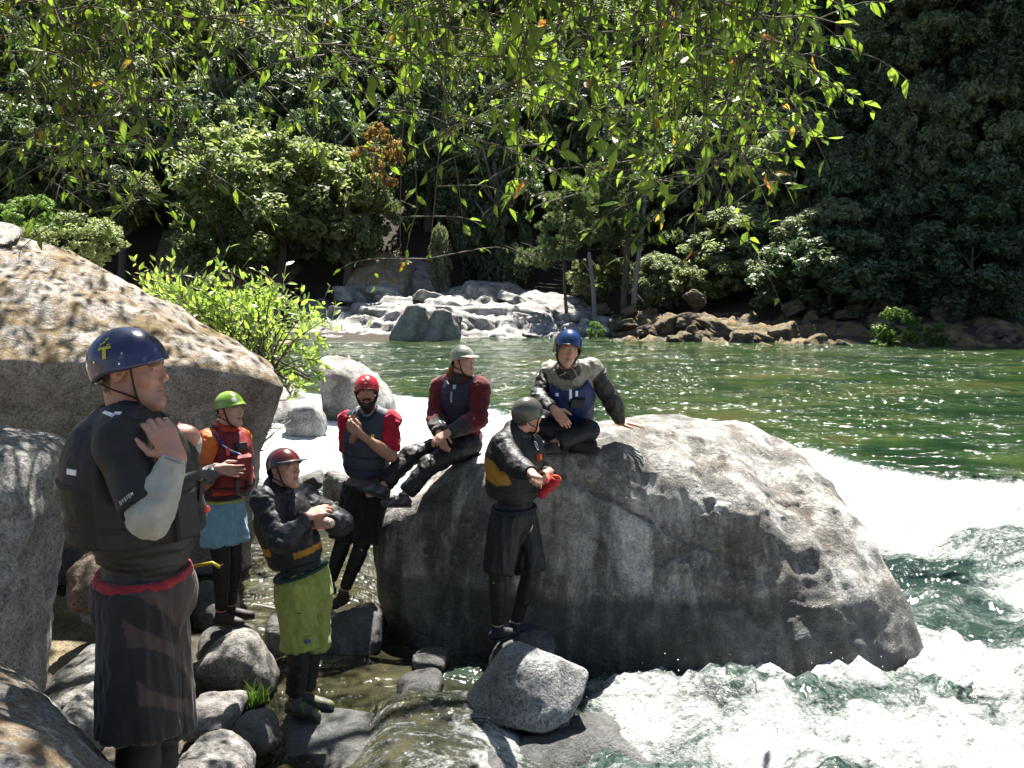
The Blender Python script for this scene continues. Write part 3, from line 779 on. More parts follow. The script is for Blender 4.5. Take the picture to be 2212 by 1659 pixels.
# mossy dome above the outcrop
V, Q = hull_rock([at(740, 625, 44.5), at(760, 575, 45), at(800, 540, 46), at(850, 535, 46.5), at(905, 560, 46), at(870, 600, 44), at(800, 615, 43.6), at(760, 640, 44)] + [np.array((-7.5, 48, 1.0)), np.array((-4, 48, 1.0)), np.array((-7.2, 44, 1.0)), np.array((-4.5, 44, 1.0))], 0.07, 0.3, ((0.10, 0.6, 3), (0.04, 2.5, 3)), 81)
rock_thing('boulder', 'rounded mossy dome of rock above the white outcrop', V, Q, mat_granite('far_mossy', (0.42, 0.37, 0.3), (0.22, 0.19, 0.15), 0.5, moss=0.8, moss_col=(0.24, 0.15, 0.05)))
V, Q = hull_rock([at(860, 555, 46.5), at(900, 545, 47), at(935, 565, 47), at(975, 590, 46), at(960, 615, 45), at(890, 612, 45), at(870, 580, 45.6)] + [np.array((-4.6, 49, 1.0)), np.array((-2.6, 49, 1.0)), np.array((-4.6, 45, 1.0)), np.array((-2.6, 45, 1.0))], 0.07, 0.25, ((0.10, 0.6, 3), (0.04, 2.5, 3)), 83)
rock_thing('boulder', 'split brown boulder right of the mossy dome', V, Q, M_GREY)
# cliff face in shade under the round oak
V, Q = hull_rock([at(330, 610, 47), at(340, 500, 49), at(480, 480, 49.5), at(600, 490, 49.5), at(690, 520, 49), at(720, 620, 47), at(520, 560, 47.5)] + [np.array((-18, 52, 0)), np.array((-8, 52, 0)), np.array((-17, 47, 0)), np.array((-8, 47, 0)), np.array((-16, 53, 5.0)), np.array((-9, 53, 5.0))], 0.12, 0.25, ((0.35, 0.35, 3), (0.15, 1.2, 3)), 87, ridge=0.3)
rock_thing('cliff', 'shaded streaky rock cliff below the round oak', V, Q, mat_granite('cliff_rock', (0.36, 0.34, 0.32), (0.14, 0.12, 0.1), 0.6, streak=0.8, moss=0.4, warm=0.4), 'cliff')
# low dark ledge of the right bank
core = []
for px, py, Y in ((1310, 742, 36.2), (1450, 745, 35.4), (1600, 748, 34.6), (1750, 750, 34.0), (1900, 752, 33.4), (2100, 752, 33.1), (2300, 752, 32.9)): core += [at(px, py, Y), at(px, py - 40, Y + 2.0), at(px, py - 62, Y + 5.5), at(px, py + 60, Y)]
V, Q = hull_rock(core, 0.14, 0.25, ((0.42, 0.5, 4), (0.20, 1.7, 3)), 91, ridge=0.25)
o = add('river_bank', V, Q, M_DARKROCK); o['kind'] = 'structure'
# scattered boulders along the shaded right bank
rs = np.random.RandomState(9)
bk = [(px, py + 14, Y, s * .62) for px, py, Y, s in [(1395, 705, 36.5, 0.7), (1440, 690, 37, 0.9), (1500, 632, 40, 1.0), (1480, 715, 35.6, 0.8), (1545, 690, 36.5, 1.0), (1610, 715, 35, 0.9), (1690, 705, 35.4, 1.1),
        (1760, 728, 34.3, 0.8), (1820, 738, 33.9, 0.6), (1710, 650, 38.5, 0.9), (1900, 690, 36.5, 1.2), (2080, 745, 33.6, 0.8), (2150, 715, 35, 1.2), (2200, 742, 33.6, 0.8), (1880, 748, 33.4, 0.5),
        (1360, 660, 39, 0.7), (1560, 738, 34.6, 0.6), (1660, 742, 34, 0.6), (2040, 660, 37.5, 1.2), (1300, 655, 41, 0.7), (1420, 738, 35.6, 0.5)]]
for i in range(14):
    px = rs.uniform(1340, 2230); t = rs.rand()
    bk.append((px, 748 - 90 * t - (px - 1340) * 0.004, 34.2 + 5 * t + (1900 - px) * .001, rs.uniform(.25, .6)))
for i, (px, py, Y, s) in enumerate(bk):
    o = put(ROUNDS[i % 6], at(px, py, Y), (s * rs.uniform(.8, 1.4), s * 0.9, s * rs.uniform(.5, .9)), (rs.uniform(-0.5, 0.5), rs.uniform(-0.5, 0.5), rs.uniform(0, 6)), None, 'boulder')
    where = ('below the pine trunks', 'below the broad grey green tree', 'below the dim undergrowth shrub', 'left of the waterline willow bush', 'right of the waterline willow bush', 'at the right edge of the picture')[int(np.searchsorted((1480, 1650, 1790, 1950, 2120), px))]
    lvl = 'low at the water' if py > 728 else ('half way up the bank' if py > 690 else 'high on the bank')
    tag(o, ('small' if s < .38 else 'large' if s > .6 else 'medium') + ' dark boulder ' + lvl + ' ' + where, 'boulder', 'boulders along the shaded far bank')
# ------------------------------------------------------------------ people
BLACK = (0.012, 0.012, 0.014); CHAR = (0.035, 0.034, 0.036); NAVY = (0.018, 0.026, 0.06); GREYC = (0.16, 0.155, 0.15)
SKIN0 = (0.50, 0.27, 0.19)
def rotmat(yaw, pitch, roll):
    """columns: right, forward, up; yaw is the heading in the ground plane (0 = +X, 90 = +Y), degrees"""
    y, p, r = R(yaw), R(pitch), R(roll)
    f = np.array((math.cos(y) * math.cos(p), math.sin(y) * math.cos(p), math.sin(p)))
    rt = nrm(np.cross(f, (0, 0, 1))); u = np.cross(rt, f)
    rt2 = rt * math.cos(r) + u * math.sin(r); u2 = np.cross(rt2, f)
    return np.stack([rt2, f, u2], 1)
def inpoly(x, y, poly):
    ins = np.zeros(len(x), bool)
    n = len(poly)
    for i in range(n):
        x0, y0 = poly[i]; x1, y1 = poly[(i + 1) % n]
        c = ((y0 > y) != (y1 > y)) & (x < (x1 - x0) * (y - y0) / ((y1 - y0) + 1e-9) + x0)
        ins ^= c
    return ins

class Person:
    def __init__(s, label, base, J, head, hs=1.0, g=1.0, arm=1.0, leg=1.0):
        s.root = empty('person', base, label, 'person')
        s.J = J = {k: at(*v) for k, v in J.items()}
        s.g = g; s.hs = hs
        s.H = J['head']; s.M = rotmat(*head)
        N, Pv = J['neck'], J['pelvis']
        s.u = nrm(N - Pv); s.L = float(np.linalg.norm(N - Pv))
        r = J['shR'] - J['shL']; r = r - s.u * (r @ s.u); s.r = nrm(r); s.f = np.cross(s.u, s.r)
        s.TM = np.stack([s.r, s.f, s.u], 1)
        L = s.L
        P = {}
        t = s.t
        P['chest'] = ell(t(0, 0.005, L * 0.68), s.TM, np.array((0.168 * g, 0.122 * g, 0.20)))
        P['belly'] = ell(t(0, 0.012, L * 0.36), s.TM, np.array((0.150 * g, 0.118 * g, 0.18)))
        P['pelv'] = ell(t(0, 0, -0.01), s.TM, np.array((0.165 * g, 0.122 * g, 0.125)))
        P['neck'] = cap(s.hp(0, -0.028, -0.05), N - s.u * 0.02, 0.056 * hs, 0.062 * hs)
        P['bust'] = cap(t(-0.07, 0.075 * g, L * 0.72), t(0.07, 0.075 * g, L * 0.72), 0.075)
        for S in 'RL':
            sg = 1 if S == 'R' else -1
            sh = J['sh' + S]
            P['shld' + S] = cap(t(sg * 0.06, 0, L - 0.07), sh, 0.062, 0.060 * arm)
            P['trap' + S] = cap(N + s.u * 0.012, N * 0.25 + sh * 0.75 + s.u * 0.01, 0.05, 0.034)
            P['arm' + S] = cap(sh, J['el' + S], 0.056 * arm, 0.043 * arm)
            P['fore' + S] = cap(J['el' + S], J['wr' + S], 0.044 * arm, 0.028 * arm)
            P['foreb' + S] = cap(J['el' + S] * 0.8 + J['wr' + S] * 0.2, J['el' + S] * 0.55 + J['wr' + S] * 0.45, 0.046 * arm, 0.040 * arm)
            hp_ = t(sg * 0.085 * g, 0, -0.04) if 'hip' + S not in J else J['hip' + S]
            s.J['hip' + S] = hp_
            P['thigh' + S] = cap(hp_, J['kn' + S], 0.092 * leg, 0.058 * leg)
            P['shin' + S] = cap(J['kn' + S], J['an' + S], 0.056 * leg, 0.037 * leg)
            k, a = J['kn' + S], J['an' + S]
            thd = nrm(k - hp_); shd = nrm(a - k); back = thd - shd * (thd @ shd)
            back = nrm(back) if np.linalg.norm(back) > 0.15 else -s.f
            P['calf' + S] = cap(k * 0.8 + a * 0.2 + back * 0.015, k * 0.5 + a * 0.5 + back * 0.012, 0.052 * leg, 0.046 * leg)
        s.P = P
        s.tubes = 0
    def t(s, r, f, u): return s.J['pelvis'] + s.r * r + s.f * f + s.u * u
    def near_(s, V, keys):
        return np.min([pdist(s.P[k], V[:, 0], V[:, 1], V[:, 2]) for k in keys], 0)
    def hp(s, x, y, z): return s.H + s.hs * (s.M @ np.array((x, y, z), float))
    def head_prims(s, eyes='open', beard=None, nose=1.0, jaw=1.0):
        h, M, q = s.hp, s.M, s.hs
        A = lambda *v: np.array(v) * q
        U = [(ell(h(0, -0.012, 0.045), M, A(.075, .095, .088)), 0.02), (ell(h(0, 0.032, -0.028), M, A(.061 * jaw, .064, .084)), 0.03),
             (cap(h(0, .03, -.07), h(0, .082, -.098), .036 * q * jaw, .021 * q), 0.03),
             (cap(h(-.05 * jaw, .015, -.062), h(-.012, .076, -.098), .017 * q, .017 * q), 0.03), (cap(h(.05 * jaw, .015, -.062), h(.012, .076, -.098), .017 * q, .017 * q), 0.03),
             (cap(h(-.034, .083, .023), h(.034, .083, .023), .012 * q), 0.015),
             (sph(h(-.041, .060, -.022), .023 * q), 0.02), (sph(h(.041, .060, -.022), .023 * q), 0.02),
             (cap(h(0, .090, .018), h(0, .116 * (0.5 + 0.5 * nose) + .001, -.022), .0072 * q, .0115 * q * nose), 0.009),
             (sph(h(-.0115, .104, -.029), .0085 * q), 0.007), (sph(h(.0115, .104, -.029), .0085 * q), 0.007),
             (cap(h(-.017, .090, -.0545), h(0, .0965, -.0535), .006 * q, .0072 * q), 0.007), (cap(h(.017, .090, -.0545), h(0, .0965, -.0535), .006 * q, .0072 * q), 0.007),
             (cap(h(-.015, .089, -.067), h(0, .0945, -.068), .0062 * q, .0082 * q), 0.007), (cap(h(.015, .089, -.067), h(0, .0945, -.068), .0062 * q, .0082 * q), 0.007),
             (sph(h(0, .084, -.1), .019 * q), 0.02)]
        for sg in (-1, 1):
            eM = M @ np.array(((1, 0, 0), (0, .94, .34), (0, -.34, .94)))
            U.append((ell(h(sg * .076, -.010, -.002), eM, A(.009, .020, .033)), 0.006))
            U.append((ell(h(sg * .079, -.014, .004), eM, A(.007, .022, .026)), 0.005))
        S = [(ell(h(sg * .031, .101, .005), M, A(.0165, .015, .0105)), 0.008) for sg in (-1, 1)]
        S.append((cap(h(-.021, .103, -.0608), h(.021, .103, -.0608), .0026 * q), 0.003))
        S += [(sph(h(sg * .083, -.006, -.002), .008 * q), 0.006) for sg in (-1, 1)]
        Z = []
        for sg in (-1, 1):
            cx = sg * .031
            if eyes == 'closed':
                Z.append((ell(h(cx, .0795, .005), M, A(.0150, .0135, .0130)), 0.004))
            else:
                zz = .0115 if eyes == 'open' else .0098
                Z += [(cap(h(cx - .014, .084, .007), h(cx, .0925, zz), .0032 * q), 0.004), (cap(h(cx + .014, .084, .007), h(cx, .0925, zz), .0032 * q), 0.004)]
                zz = -.0035 if eyes == 'open' else -.001
                Z += [(cap(h(cx - .013, .084, .002), h(cx, .0905, zz), .003 * q), 0.004), (cap(h(cx + .013, .084, .002), h(cx, .0905, zz), .003 * q), 0.004)]
        return U, S, Z
    def hand_prims(s, S, d, n, side, curl=0.5, thumb=0.5, spread=0.0, fist=False):
        """d: towards the fingers, n: where the palm faces, side: thumb side"""
        W = s.J['wr' + S]; d = nrm(d); n = nrm(n - d * (np.asarray(n, float) @ d)); sd = nrm(np.cross(d, n)); sd = sd * np.sign(sd @ np.asarray(side, float) + 1e-9)
        out = []
        offs = (.031, .0105, -.0105, -.030); ln = (.95, 1.05, 1.0, .8); dk = (.0, .005, .001, -.008)
        curls = curl if isinstance(curl, (list, tuple)) else (curl,) * 4
        for i in range(4):
            K = W + d * (.090 + dk[i]) + sd * offs[i]
            out.append((cap(W + d * .012 + sd * offs[i] * .55, K, .0175, .0125), 0.010))
            c = curls[i]; a = 0.55 * c; p = K
            sp = sd * (spread * (1.2 - i * 0.8))
            for j, (l, r0, r1) in enumerate(((.044, .0102, .0092), (.028, .0092, .0084), (.022, .0082, .0068))):
                q = p + nrm(d * math.cos(a) + n * math.sin(a) + sp) * l * ln[i]
                out.append((cap(p, q, r0, r1), 0.004)); p = q
                a += (1.05, 0.75, 0)[j] * c
        out.append((cap(W - d * .01, W + d * .02, .027, .026), 0.012))
        T0 = W + d * .022 + sd * .022 + n * .008
        d1 = nrm(d * .62 + sd * (.85 - .5 * thumb) + n * (.15 + .55 * thumb)); T1 = T0 + d1 * .046
        d2 = nrm(d * (.85) + sd * (.35 - .75 * thumb) + n * (.1 + .6 * thumb)); T2 = T1 + d2 * .034; T3 = T2 + nrm(d2 + n * .2 * thumb) * .026
        out += [(cap(T0, T1, .0155, .0120), 0.010), (cap(T1, T2, .0115, .0102), 0.005), (cap(T2, T3, .0100, .0078), 0.004)]
        return out
    def build_body(s, hands, h=0.006, skin=SKIN0, hair=(0.05, 0.03, 0.02), stubble=0.0, eyes='open', ruddy=0.5, jaw=1.0, nose=1.0, iris=(0.10, 0.14, 0.16), barefoot=True):
        U, S, Z = s.head_prims(eyes, jaw=jaw, nose=nose)
        B = [(s.P[k], 0.03) for k in ('chest', 'belly', 'pelv')]
        for q in 'RL':
            B += [(s.P[k + q], 0.03) for k in ('shld', 'trap', 'arm', 'fore', 'foreb', 'thigh', 'shin', 'calf')]
            a = s.J['an' + q]; td = s.toe(q)
            B += [(cap(a - s_up(0.03), a + td * 0.11 - s_up(0.055), 0.036, 0.026), 0.02)]
        allp = B + [(s.P['neck'], 0.025)] + U
        for q, prm in hands.items(): allp += prm
        lo = np.min([pbox(p, 0.01)[0] for p, _ in allp], 0); hi = np.max([pbox(p, 0.01)[1] for p, _ in allp], 0)
        fine = [(s.H[2] - .19, s.H[2] + .2)] + [(s.J['wr' + q][2] - .13, s.J['wr' + q][2] + .15) for q in hands]
        f = Field(lo, hi, h, fine)
        for p, k in B: f.op(p, 0, k)
        f.op(s.P['neck'], 0, 0.03)
        ix = f._sub(s.H - 0.16 * s.hs, s.H + 0.16 * s.hs)
        g = Field.__new__(Field); g.h = h; g.ax = [f.ax[i][ix[i]] for i in range(3)]; g.F = np.full([len(a) for a in g.ax], 0.3, np.float32)
        for p, k in U: g.op(p, 0, k)
        for p, k in S: g.op(p, 0, k, 's')
        for p, k in Z: g.op(p, 0, k)
        a, b = f.F[ix], g.F
        hh = np.maximum(0.025 - np.abs(a - b), 0) / 0.025
        f.F[ix] = np.minimum(a, b) - hh * hh * 0.025 * 0.25
        for q, prm in hands.items():
            for p, k in prm: f.op(p, 0, k)
        V, Q = f.mesh()
        Lc = (V - s.H) @ s.M / s.hs
        x, y, z = Lc.T
        near = (np.abs(x) < .11) & (np.abs(y) < .16) & (z > -.14) & (z < .16)
        C = np.tile(np.array(skin, float), (len(V), 1))
        C *= (1 + 0.10 * pnoise(V, 18, 3))[:, None]
        red = near & (((np.abs(x) > .02) & (np.abs(x) < .06) & (y > .05) & (z > -.05) & (z < -.005)) | ((np.abs(x) < .016) & (y > .1) & (z < 0) & (z > -.04)) | (np.abs(x) > .07))
        C[red] *= np.array((1.0, 1 - .13 * ruddy, 1 - .15 * ruddy))
        def blend(m, c, a):
            C[m] = C[m] * (1 - a) + np.array(c) * a
        if stubble:
            w_ = stubble * near * sstep(-.030, -.060, z + .006 * pnoise(V, 70, 8)) * sstep(-.01, .03, y) * sstep(-.135, -.115, z) * (1 - .6 * np.exp(-((np.abs(x) - .048) / .016) ** 2) * (z > -.075)) * (0.85 + 0.3 * pnoise(V, 160, 5))
            C = C * (1 - w_[:, None]) + np.array([0.5 * v + 0.04 for v in hair]) * w_[:, None]
        blend(near & (np.abs(x) < .022) & (z < -.049) & (z > -.074) & (y > .085), (0.36, 0.12, 0.10), 0.8)
        blend(near & (np.abs(x) < .020) & (np.abs(z + .0608) < .0030) & (y > .083), (0.10, 0.03, 0.03), 0.8)
        blend(near & (np.abs(z - .0235 - .1 * (.03 - np.abs(x)) * 0.3) < .0055) & (np.abs(x) > .012) & (np.abs(x) < .048) & (y > .062), hair, 0.75)
        if eyes == 'closed': blend(near & (np.abs(z + .0035) < .002) & (np.abs(np.abs(x) - .031) < .014) & (y > .07), (0.12, 0.06, 0.05), 0.8)
        blend(near & (((z > .052)) | ((y < -.042 + .008 * pnoise(V, 60, 4)) & (z > -.068 + .01 * pnoise(V, 80, 6)) & (np.abs(x) < .085)) | ((y < .015) & (z > .022) & (np.abs(x) > .055))), hair, 0.92)
        s.body = add('body', V, Q, M_SKIN, s.root, C)
        if eyes != 'closed':
            for sg in (-1, 1):
                c = s.hp(sg * .031, .0785, .005)
                vs = []; fs = []; n1, n2 = 10, 16
                for i in range(n1 + 1):
                    for j in range(n2):
                        a_, b_ = math.pi * i / n1, 2 * math.pi * j / n2
                        vs.append((math.sin(a_) * math.cos(b_), math.cos(a_), math.sin(a_) * math.sin(b_)))
                for i in range(n1):
                    for j in range(n2): fs.append((i * n2 + j, (i + 1) * n2 + j, (i + 1) * n2 + (j + 1) % n2, i * n2 + (j + 1) % n2))
                vs = np.array(vs)
                ang = np.arccos(np.clip(vs[:, 1], -1, 1))
                cc = np.where((ang < .22)[:, None], (0.004, 0.004, 0.004), np.where((ang < .50)[:, None], iris, (0.55, 0.50, 0.47)))
                add('eye', c + (vs * 0.0118 * s.hs) @ s.M.T, np.array(fs), M_EYE, s.root, cc)
    def toe(s, q):
        d = s.toes[q]
        return nrm(np.array((math.cos(R(d)), math.sin(R(d)), 0)))
    def garment(s, name, items, h=0.009, k=0.025, subs=(), clips=(), folds=(), col=BLACK, mat=None, parent=None, rough_dir=None, seed=0):
        pr = [((it, 0.012) if isinstance(it, str) or (isinstance(it[0], str) and it[0] in ('cap', 'ell', 'box')) else it) for it in items]
        pr = [((s.P[p] if isinstance(p, str) else p),) + tuple(r) for p, *r in pr]
        lo = np.min([pbox(p[0], p[1])[0] for p in pr], 0); hi = np.max([pbox(p[0], p[1])[1] for p in pr], 0)
        f = Field(lo, hi, h)
        for p in pr: f.op(p[0], p[1], k, 'u', p[2] if len(p) > 2 else ())
        for q in subs: f.op(q[0], 0, q[1] if len(q) > 1 else 0.02, 's')
        for p, n in clips: f.clip(p, nrm(n))
        V, Q = f.mesh()
        if len(V) == 0: print('EMPTY', name); return None
        N = vnormals(V, Q)
        d = 0
        for amp, fr, sc in folds:
            W = V @ (s.TM) * np.array(sc)
            e = fbm(W, fr, 3, seed + 11)
            d = d + amp * (1 - 2.2 * np.abs(e))
        if folds: V = V + N * np.asarray(d)[:, None]
        c = col(V, N) if callable(col) else col
        o = add(name, V, Q, mat or M_CLOTH, parent or s.root, c)
        s.last = (V, N, o)
        return o
    def jacket(s, sleeve='full', collar=0.03, infl=0.014, hem=0.02, col=BLACK, mat=None, name='jacket', folds=((0.007, 9, (1, 1, 1.4)), (0.003, 22, (1, 1, 1))), h=0.009, cuff=0.0, sleeves='RL', seed=0, frac=0.8):
        J = s.J; it = [('chest', infl), ('belly', infl), ('pelv', infl, ((s.t(0, 0, hem - 0.02), -s.u),)), ('bust', 0.0)]
        for q in 'RL':
            it += [('shld' + q, infl), ('trap' + q, infl)]
            if q in sleeves:
                if sleeve == 'full':
                    wd = nrm(J['wr' + q] - J['el' + q])
                    cut = ((J['wr' + q] - wd * (0.01 + cuff), wd),)
                    it += [('arm' + q, infl + 0.004), ('fore' + q, infl, cut), ('foreb' + q, infl, cut)]
                else:
                    ad = nrm(J['el' + q] - J['sh' + q]); ln = np.linalg.norm(J['el' + q] - J['sh' + q])
                    cut = ((J['sh' + q] + ad * ln * frac, ad),)
                    a = s.P['arm' + q]
                    it += [(cap(a[1], a[2], a[3] + infl, a[4] + infl + 0.012), 0.0, cut)]
        nd = nrm(s.hp(0, -.028, -.05) - J['neck'])
        if collar > 0: it += [(cap(J['neck'] - s.u * 0.03, J['neck'] + nd * (collar + .06), .072 * s.hs, .066 * s.hs), 0.004, ((J['neck'] + nd * collar, nd),))]
        subs = [(cap(J['neck'] + nd * (collar - .012), J['neck'] + nd * (collar + .1), .0605 * s.hs, .064 * s.hs), 0.004)] if collar > 0 else [(cap(J['neck'] + nd * 0.0, J['neck'] + nd * .1, .064 * s.hs, .07 * s.hs), 0.008)]
        return s.garment(name, it, h, 0.028, subs, [(s.t(0, 0, hem), -s.u)], folds, col, mat or M_NYLON, seed=seed)
    def vest(s, col=BLACK, mat=None, hem=0.10, thick=0.045, top=0.0, arm_r=0.075, neck_r=0.085, folds=((0.004, 8, (1, 1, 1)),), h=0.009, back=0.0, front=0.0, name='life_jacket', k=0.03):
        J = s.J
        it = [(ell(s.t(0, 0.006 + (front - back) / 2, s.L * 0.64), s.TM, np.array((0.168 * s.g + thick * 0.75, 0.122 * s.g + thick + (front + back) / 2, 0.235 + thick * 0.3))), 0.0),
              (ell(s.t(0, 0.012 + (front - back) / 2, s.L * 0.36), s.TM, np.array((0.152 * s.g + thick * 0.8, 0.118 * s.g + thick + (front + back) / 2, 0.20))), 0.0)]
        for q in 'RL':
            it += [('trap' + q, 0.030), (cap(s.t((0.05 if q == 'R' else -0.05), 0, s.L - 0.06), J['sh' + q] * 0.62 + s.t(0, 0, s.L - 0.06) * 0.38, 0.088, 0.084), 0.0)]
        subs = []
        for q in 'RL':
            o = nrm(J['sh' + q] - s.t(0, 0, s.L - 0.08))
            ad = nrm(J['el' + q] - J['sh' + q])
            subs += [(cap(J['sh' + q] + o * 0.02 + s.u * 0.005, J['sh' + q] + o * 0.06 - s.u * 0.12, arm_r, arm_r * 1.05), 0.02), (cap(J['sh' + q] + o * 0.03, J['sh' + q] + o * 0.03 + ad * 0.2, arm_r * 0.95, arm_r), 0.02)]
        nd = nrm(s.hp(0, -.028, -.05) - J['neck'])
        subs += [(cap(J['neck'] + s.f * 0.03 - s.u * 0.02, J['neck'] + nd * 0.14 + s.f * 0.02, neck_r, neck_r * 1.25), 0.02)]
        clips = [(s.t(0, 0, hem), -s.u)]
        o = s.garment(name, it, h, k, subs, clips, folds, col, mat or M_NEO, seed=5)
        s.vestm = s.last; s._vest = (it, subs, h, k)
        return o
    def vest_band(s, lv, r=0.010, col=(0.03, 0.03, 0.032), name='webbing_strap', out=0.006):
        it, subs, h, k = s._vest
        keep = s.last
        s.garment(name, [(p[0], p[1] + out) for p in it], 0.006, k, subs, [(s.t(0, 0, lv + r), s.u), (s.t(0, 0, lv - r), -s.u)], (), col, M_STRAP, s.vestm[2])
        s.last = keep
    def shorts(s, frac=0.95, flare=0.05, waist=0.06, col=BLACK, mat=None, name='shorts', infl=0.022, folds=((0.012, 6, (1.5, 1.5, 0.35)), (0.004, 16, (1.4, 1.4, 0.6))), h=0.009, k=0.035):
        J = s.J; it = [('pelv', infl), ('belly', infl, ((s.t(0, 0, waist), s.u),))]
        for q in 'RL':
            a, b, c = J['hip' + q], J['kn' + q], J['an' + q]
            e = a + (b - a) * frac if frac <= 1 else b + (c - b) * (frac - 1)
            d = nrm(e - a)
            it += [(cap(a, e + d * 0.08, 0.094 + infl, 0.072 + flare), 0.0, ((e, d),))]
        ht = (J['hipR'] + J['hipL']) / 2; hb = ht + ((J['knR'] + J['knL']) / 2 - ht) * min(1.2, frac + .1)
        dn = nrm(hb - ht); top = ht + dn * 0.13; M = np.stack([nrm(s.r - dn * (s.r @ dn)), np.cross(nrm(s.r - dn * (s.r @ dn)), dn), dn], 1)
        gap = (box((top + hb) / 2 + dn * .05, M, np.array((0.011, 0.30, np.linalg.norm(hb - top) / 2 + .05))), 0.03)
        return s.garment(name, it, h, k, (gap,), [(s.t(0, 0, waist), s.u)], folds, col, mat or M_CLOTH, seed=3)
    def leggings(s, col=BLACK, mat=None, infl=0.007, up=-0.01, name='leggings', loose=0.0, h=0.009, folds=((0.004, 14, (1, 1, 1.5)),), pel=True, end=0.03):
        J = s.J; it = [('pelv', infl, ((s.t(0, 0, 0.07), s.u),))] if pel else []
        for q in 'RL':
            d = nrm(J['an' + q] - J['kn' + q]); cut = ((J['an' + q] - d * (-up + end), d),)
            p1, p2, p3 = s.P['thigh' + q], s.P['shin' + q], s.P['calf' + q]
            it += [(cap(p1[1], p1[2], p1[3], p1[4] + loose * 0.5), infl), (cap(p2[1], p2[2], p2[3] + loose * 0.5, p2[4] + loose), infl, cut), (p3, infl)]
        return s.garment(name, it, h, 0.02, (), (), folds, col, mat or M_NEO, seed=8)
    def shoes(s, col=(0.03, 0.03, 0.03), sole=(0.02, 0.02, 0.02), accent=None, size=1.0, pitch=(0, 0), h=0.006, high=0.02):
        for q, pt in zip('RL', pitch):
            a = s.J['an' + q]; t0 = s.toe(q)
            t = nrm(t0 * math.cos(R(pt)) + np.array((0, 0, math.sin(R(pt))))); up = nrm(np.array((0, 0, 1.0)) - t * t[2]); sd = np.cross(t, up)
            z = size
            b = a - up * 0.045
            it = [cap(b - t * .035 * z + up * .0, b + t * .06 * z, .036, .036), cap(b + t * .05 * z, b + t * .155 * z - up * .012, .037, .030),
                  cap(b + t * .10 * z + sd * .014, b + t * .145 * z + sd * .012 - up * .010, .028, .025), cap(b + t * .10 * z - sd * .014, b + t * .14 * z - sd * .012 - up * .010, .028, .025),
                  cap(a - up * .03, a + up * high, .045, .042), cap(b + up * .02, b + t * .08 * z + up * .005, .038, .03)]
            M = np.stack([sd, t, up], 1)
            def colf(V, N, b=b, t=t, sd=sd, up=up):
                c = np.tile(np.array(col, float), (len(V), 1))
                if accent is not None:
                    u_ = (V - b) @ t; w_ = (V - b) @ up
                    m = (np.sin(u_ * 75 + w_ * 60) > 0.55) & (w_ > -0.015)
                    c[m] = accent
                return c
            o = s.garment('shoe', [(i, 0.0, ((b - up * .026, -up),)) for i in it], h, 0.012, [(cap(a + up * (high - 0.012), a + up * (high + .08), .034, .04), 0.004)], [(a + up * (high + .004), up)], (), colf, M_NEO)
            it2 = [cap(b - t * .035 * z - up * .03, b + t * .05 * z - up * .03, .039, .036), cap(b + t * .05 * z - up * .03, b + t * .152 * z - up * .026, .040, .034)]
            s.garment('sole', [(i, 0.0) for i in it2], h, 0.01, (), [(b - up * .023, up), (b - up * .042, -up)], (), sole, M_PLAST, o)
    def dome_pt(s, az, el, off=0.0):
        c, rx, ry, rz = s.dome
        ca, sa, ce, se = np.cos(az), np.sin(az), np.cos(el), np.sin(el)
        return s.H + s.hs * ((np.stack([(rx + off) * ce * sa + c[0], (ry + off) * ce * ca + c[1], (rz + off) * se + c[2]], -1)) @ s.M.T)
    def helmet(s, col, zf=0.035, zs=-0.005, zb=-0.05, rx=.093, ry=.118, rz=.108, c=(0, -.010, .030), mat=None, lipc=None, ears=0.0, name='helmet', colfn=None, brim=0.0):
        s.dome = (c, rx, ry, rz)
        na, ne = 64, 18
        az = np.linspace(0, 2 * math.pi, na, endpoint=False)
        ca = np.cos(az)
        zr = np.where(ca > 0, zs + (zf - zs) * np.clip(ca, 0, 1) ** 1.2, zs + (zb - zs) * np.clip(-ca, 0, 1) ** 1.2)
        zr = zr - ears * np.exp(-((np.abs(az - math.pi) - math.pi * 0.55) / 0.36) ** 2)
        elr = np.arcsin(np.clip((zr - c[2]) / rz, -.95, .95))
        V = []; F = []
        for off, sgn in ((0.0, 1), (-0.009, -1)):
            for j in range(ne + 1):
                el = elr + (math.pi / 2 - elr) * (j / ne)
                flare = (0.006 + brim * np.clip(ca, 0, 1) ** 3) * max(0, 1 - j / 2.5) * (1 if sgn > 0 else 0.9)
                V.append(s.dome_pt(az, el, 0.0 + off + flare))
        V = np.concatenate(V); m = (ne + 1) * na
        for o in (0, m):
            for j in range(ne):
                for i in range(na):
                    i2 = (i + 1) % na
                    q = (o + j * na + i, o + j * na + i2, o + (j + 1) * na + i2, o + (j + 1) * na + i)
                    F.append(q if o == 0 else q[::-1])
        for i in range(na):
            i2 = (i + 1) % na
            F.append((i, m + i, m + i2, i2))
        F = np.array(F)
        lc = (V - s.H) @ s.M / s.hs
        C = np.tile(np.array(col, float), (len(V), 1)); C[m:] = (0.03, 0.03, 0.03)
        if colfn: colfn(C, lc, m)
        o = add('helmet', V, F[:, ::-1], mat or M_SHELL, s.root, C)
        s.helm = o
        if lipc is not None:
            pts = s.dome_pt(np.append(az, az[:1]), np.append(elr, elr[:1]) + 0.01, 0.003)
            v, f = tube(pts, 0.005 * s.hs, 6)
            add('rim', v, f, M_PLAST, o, lipc)
        return o
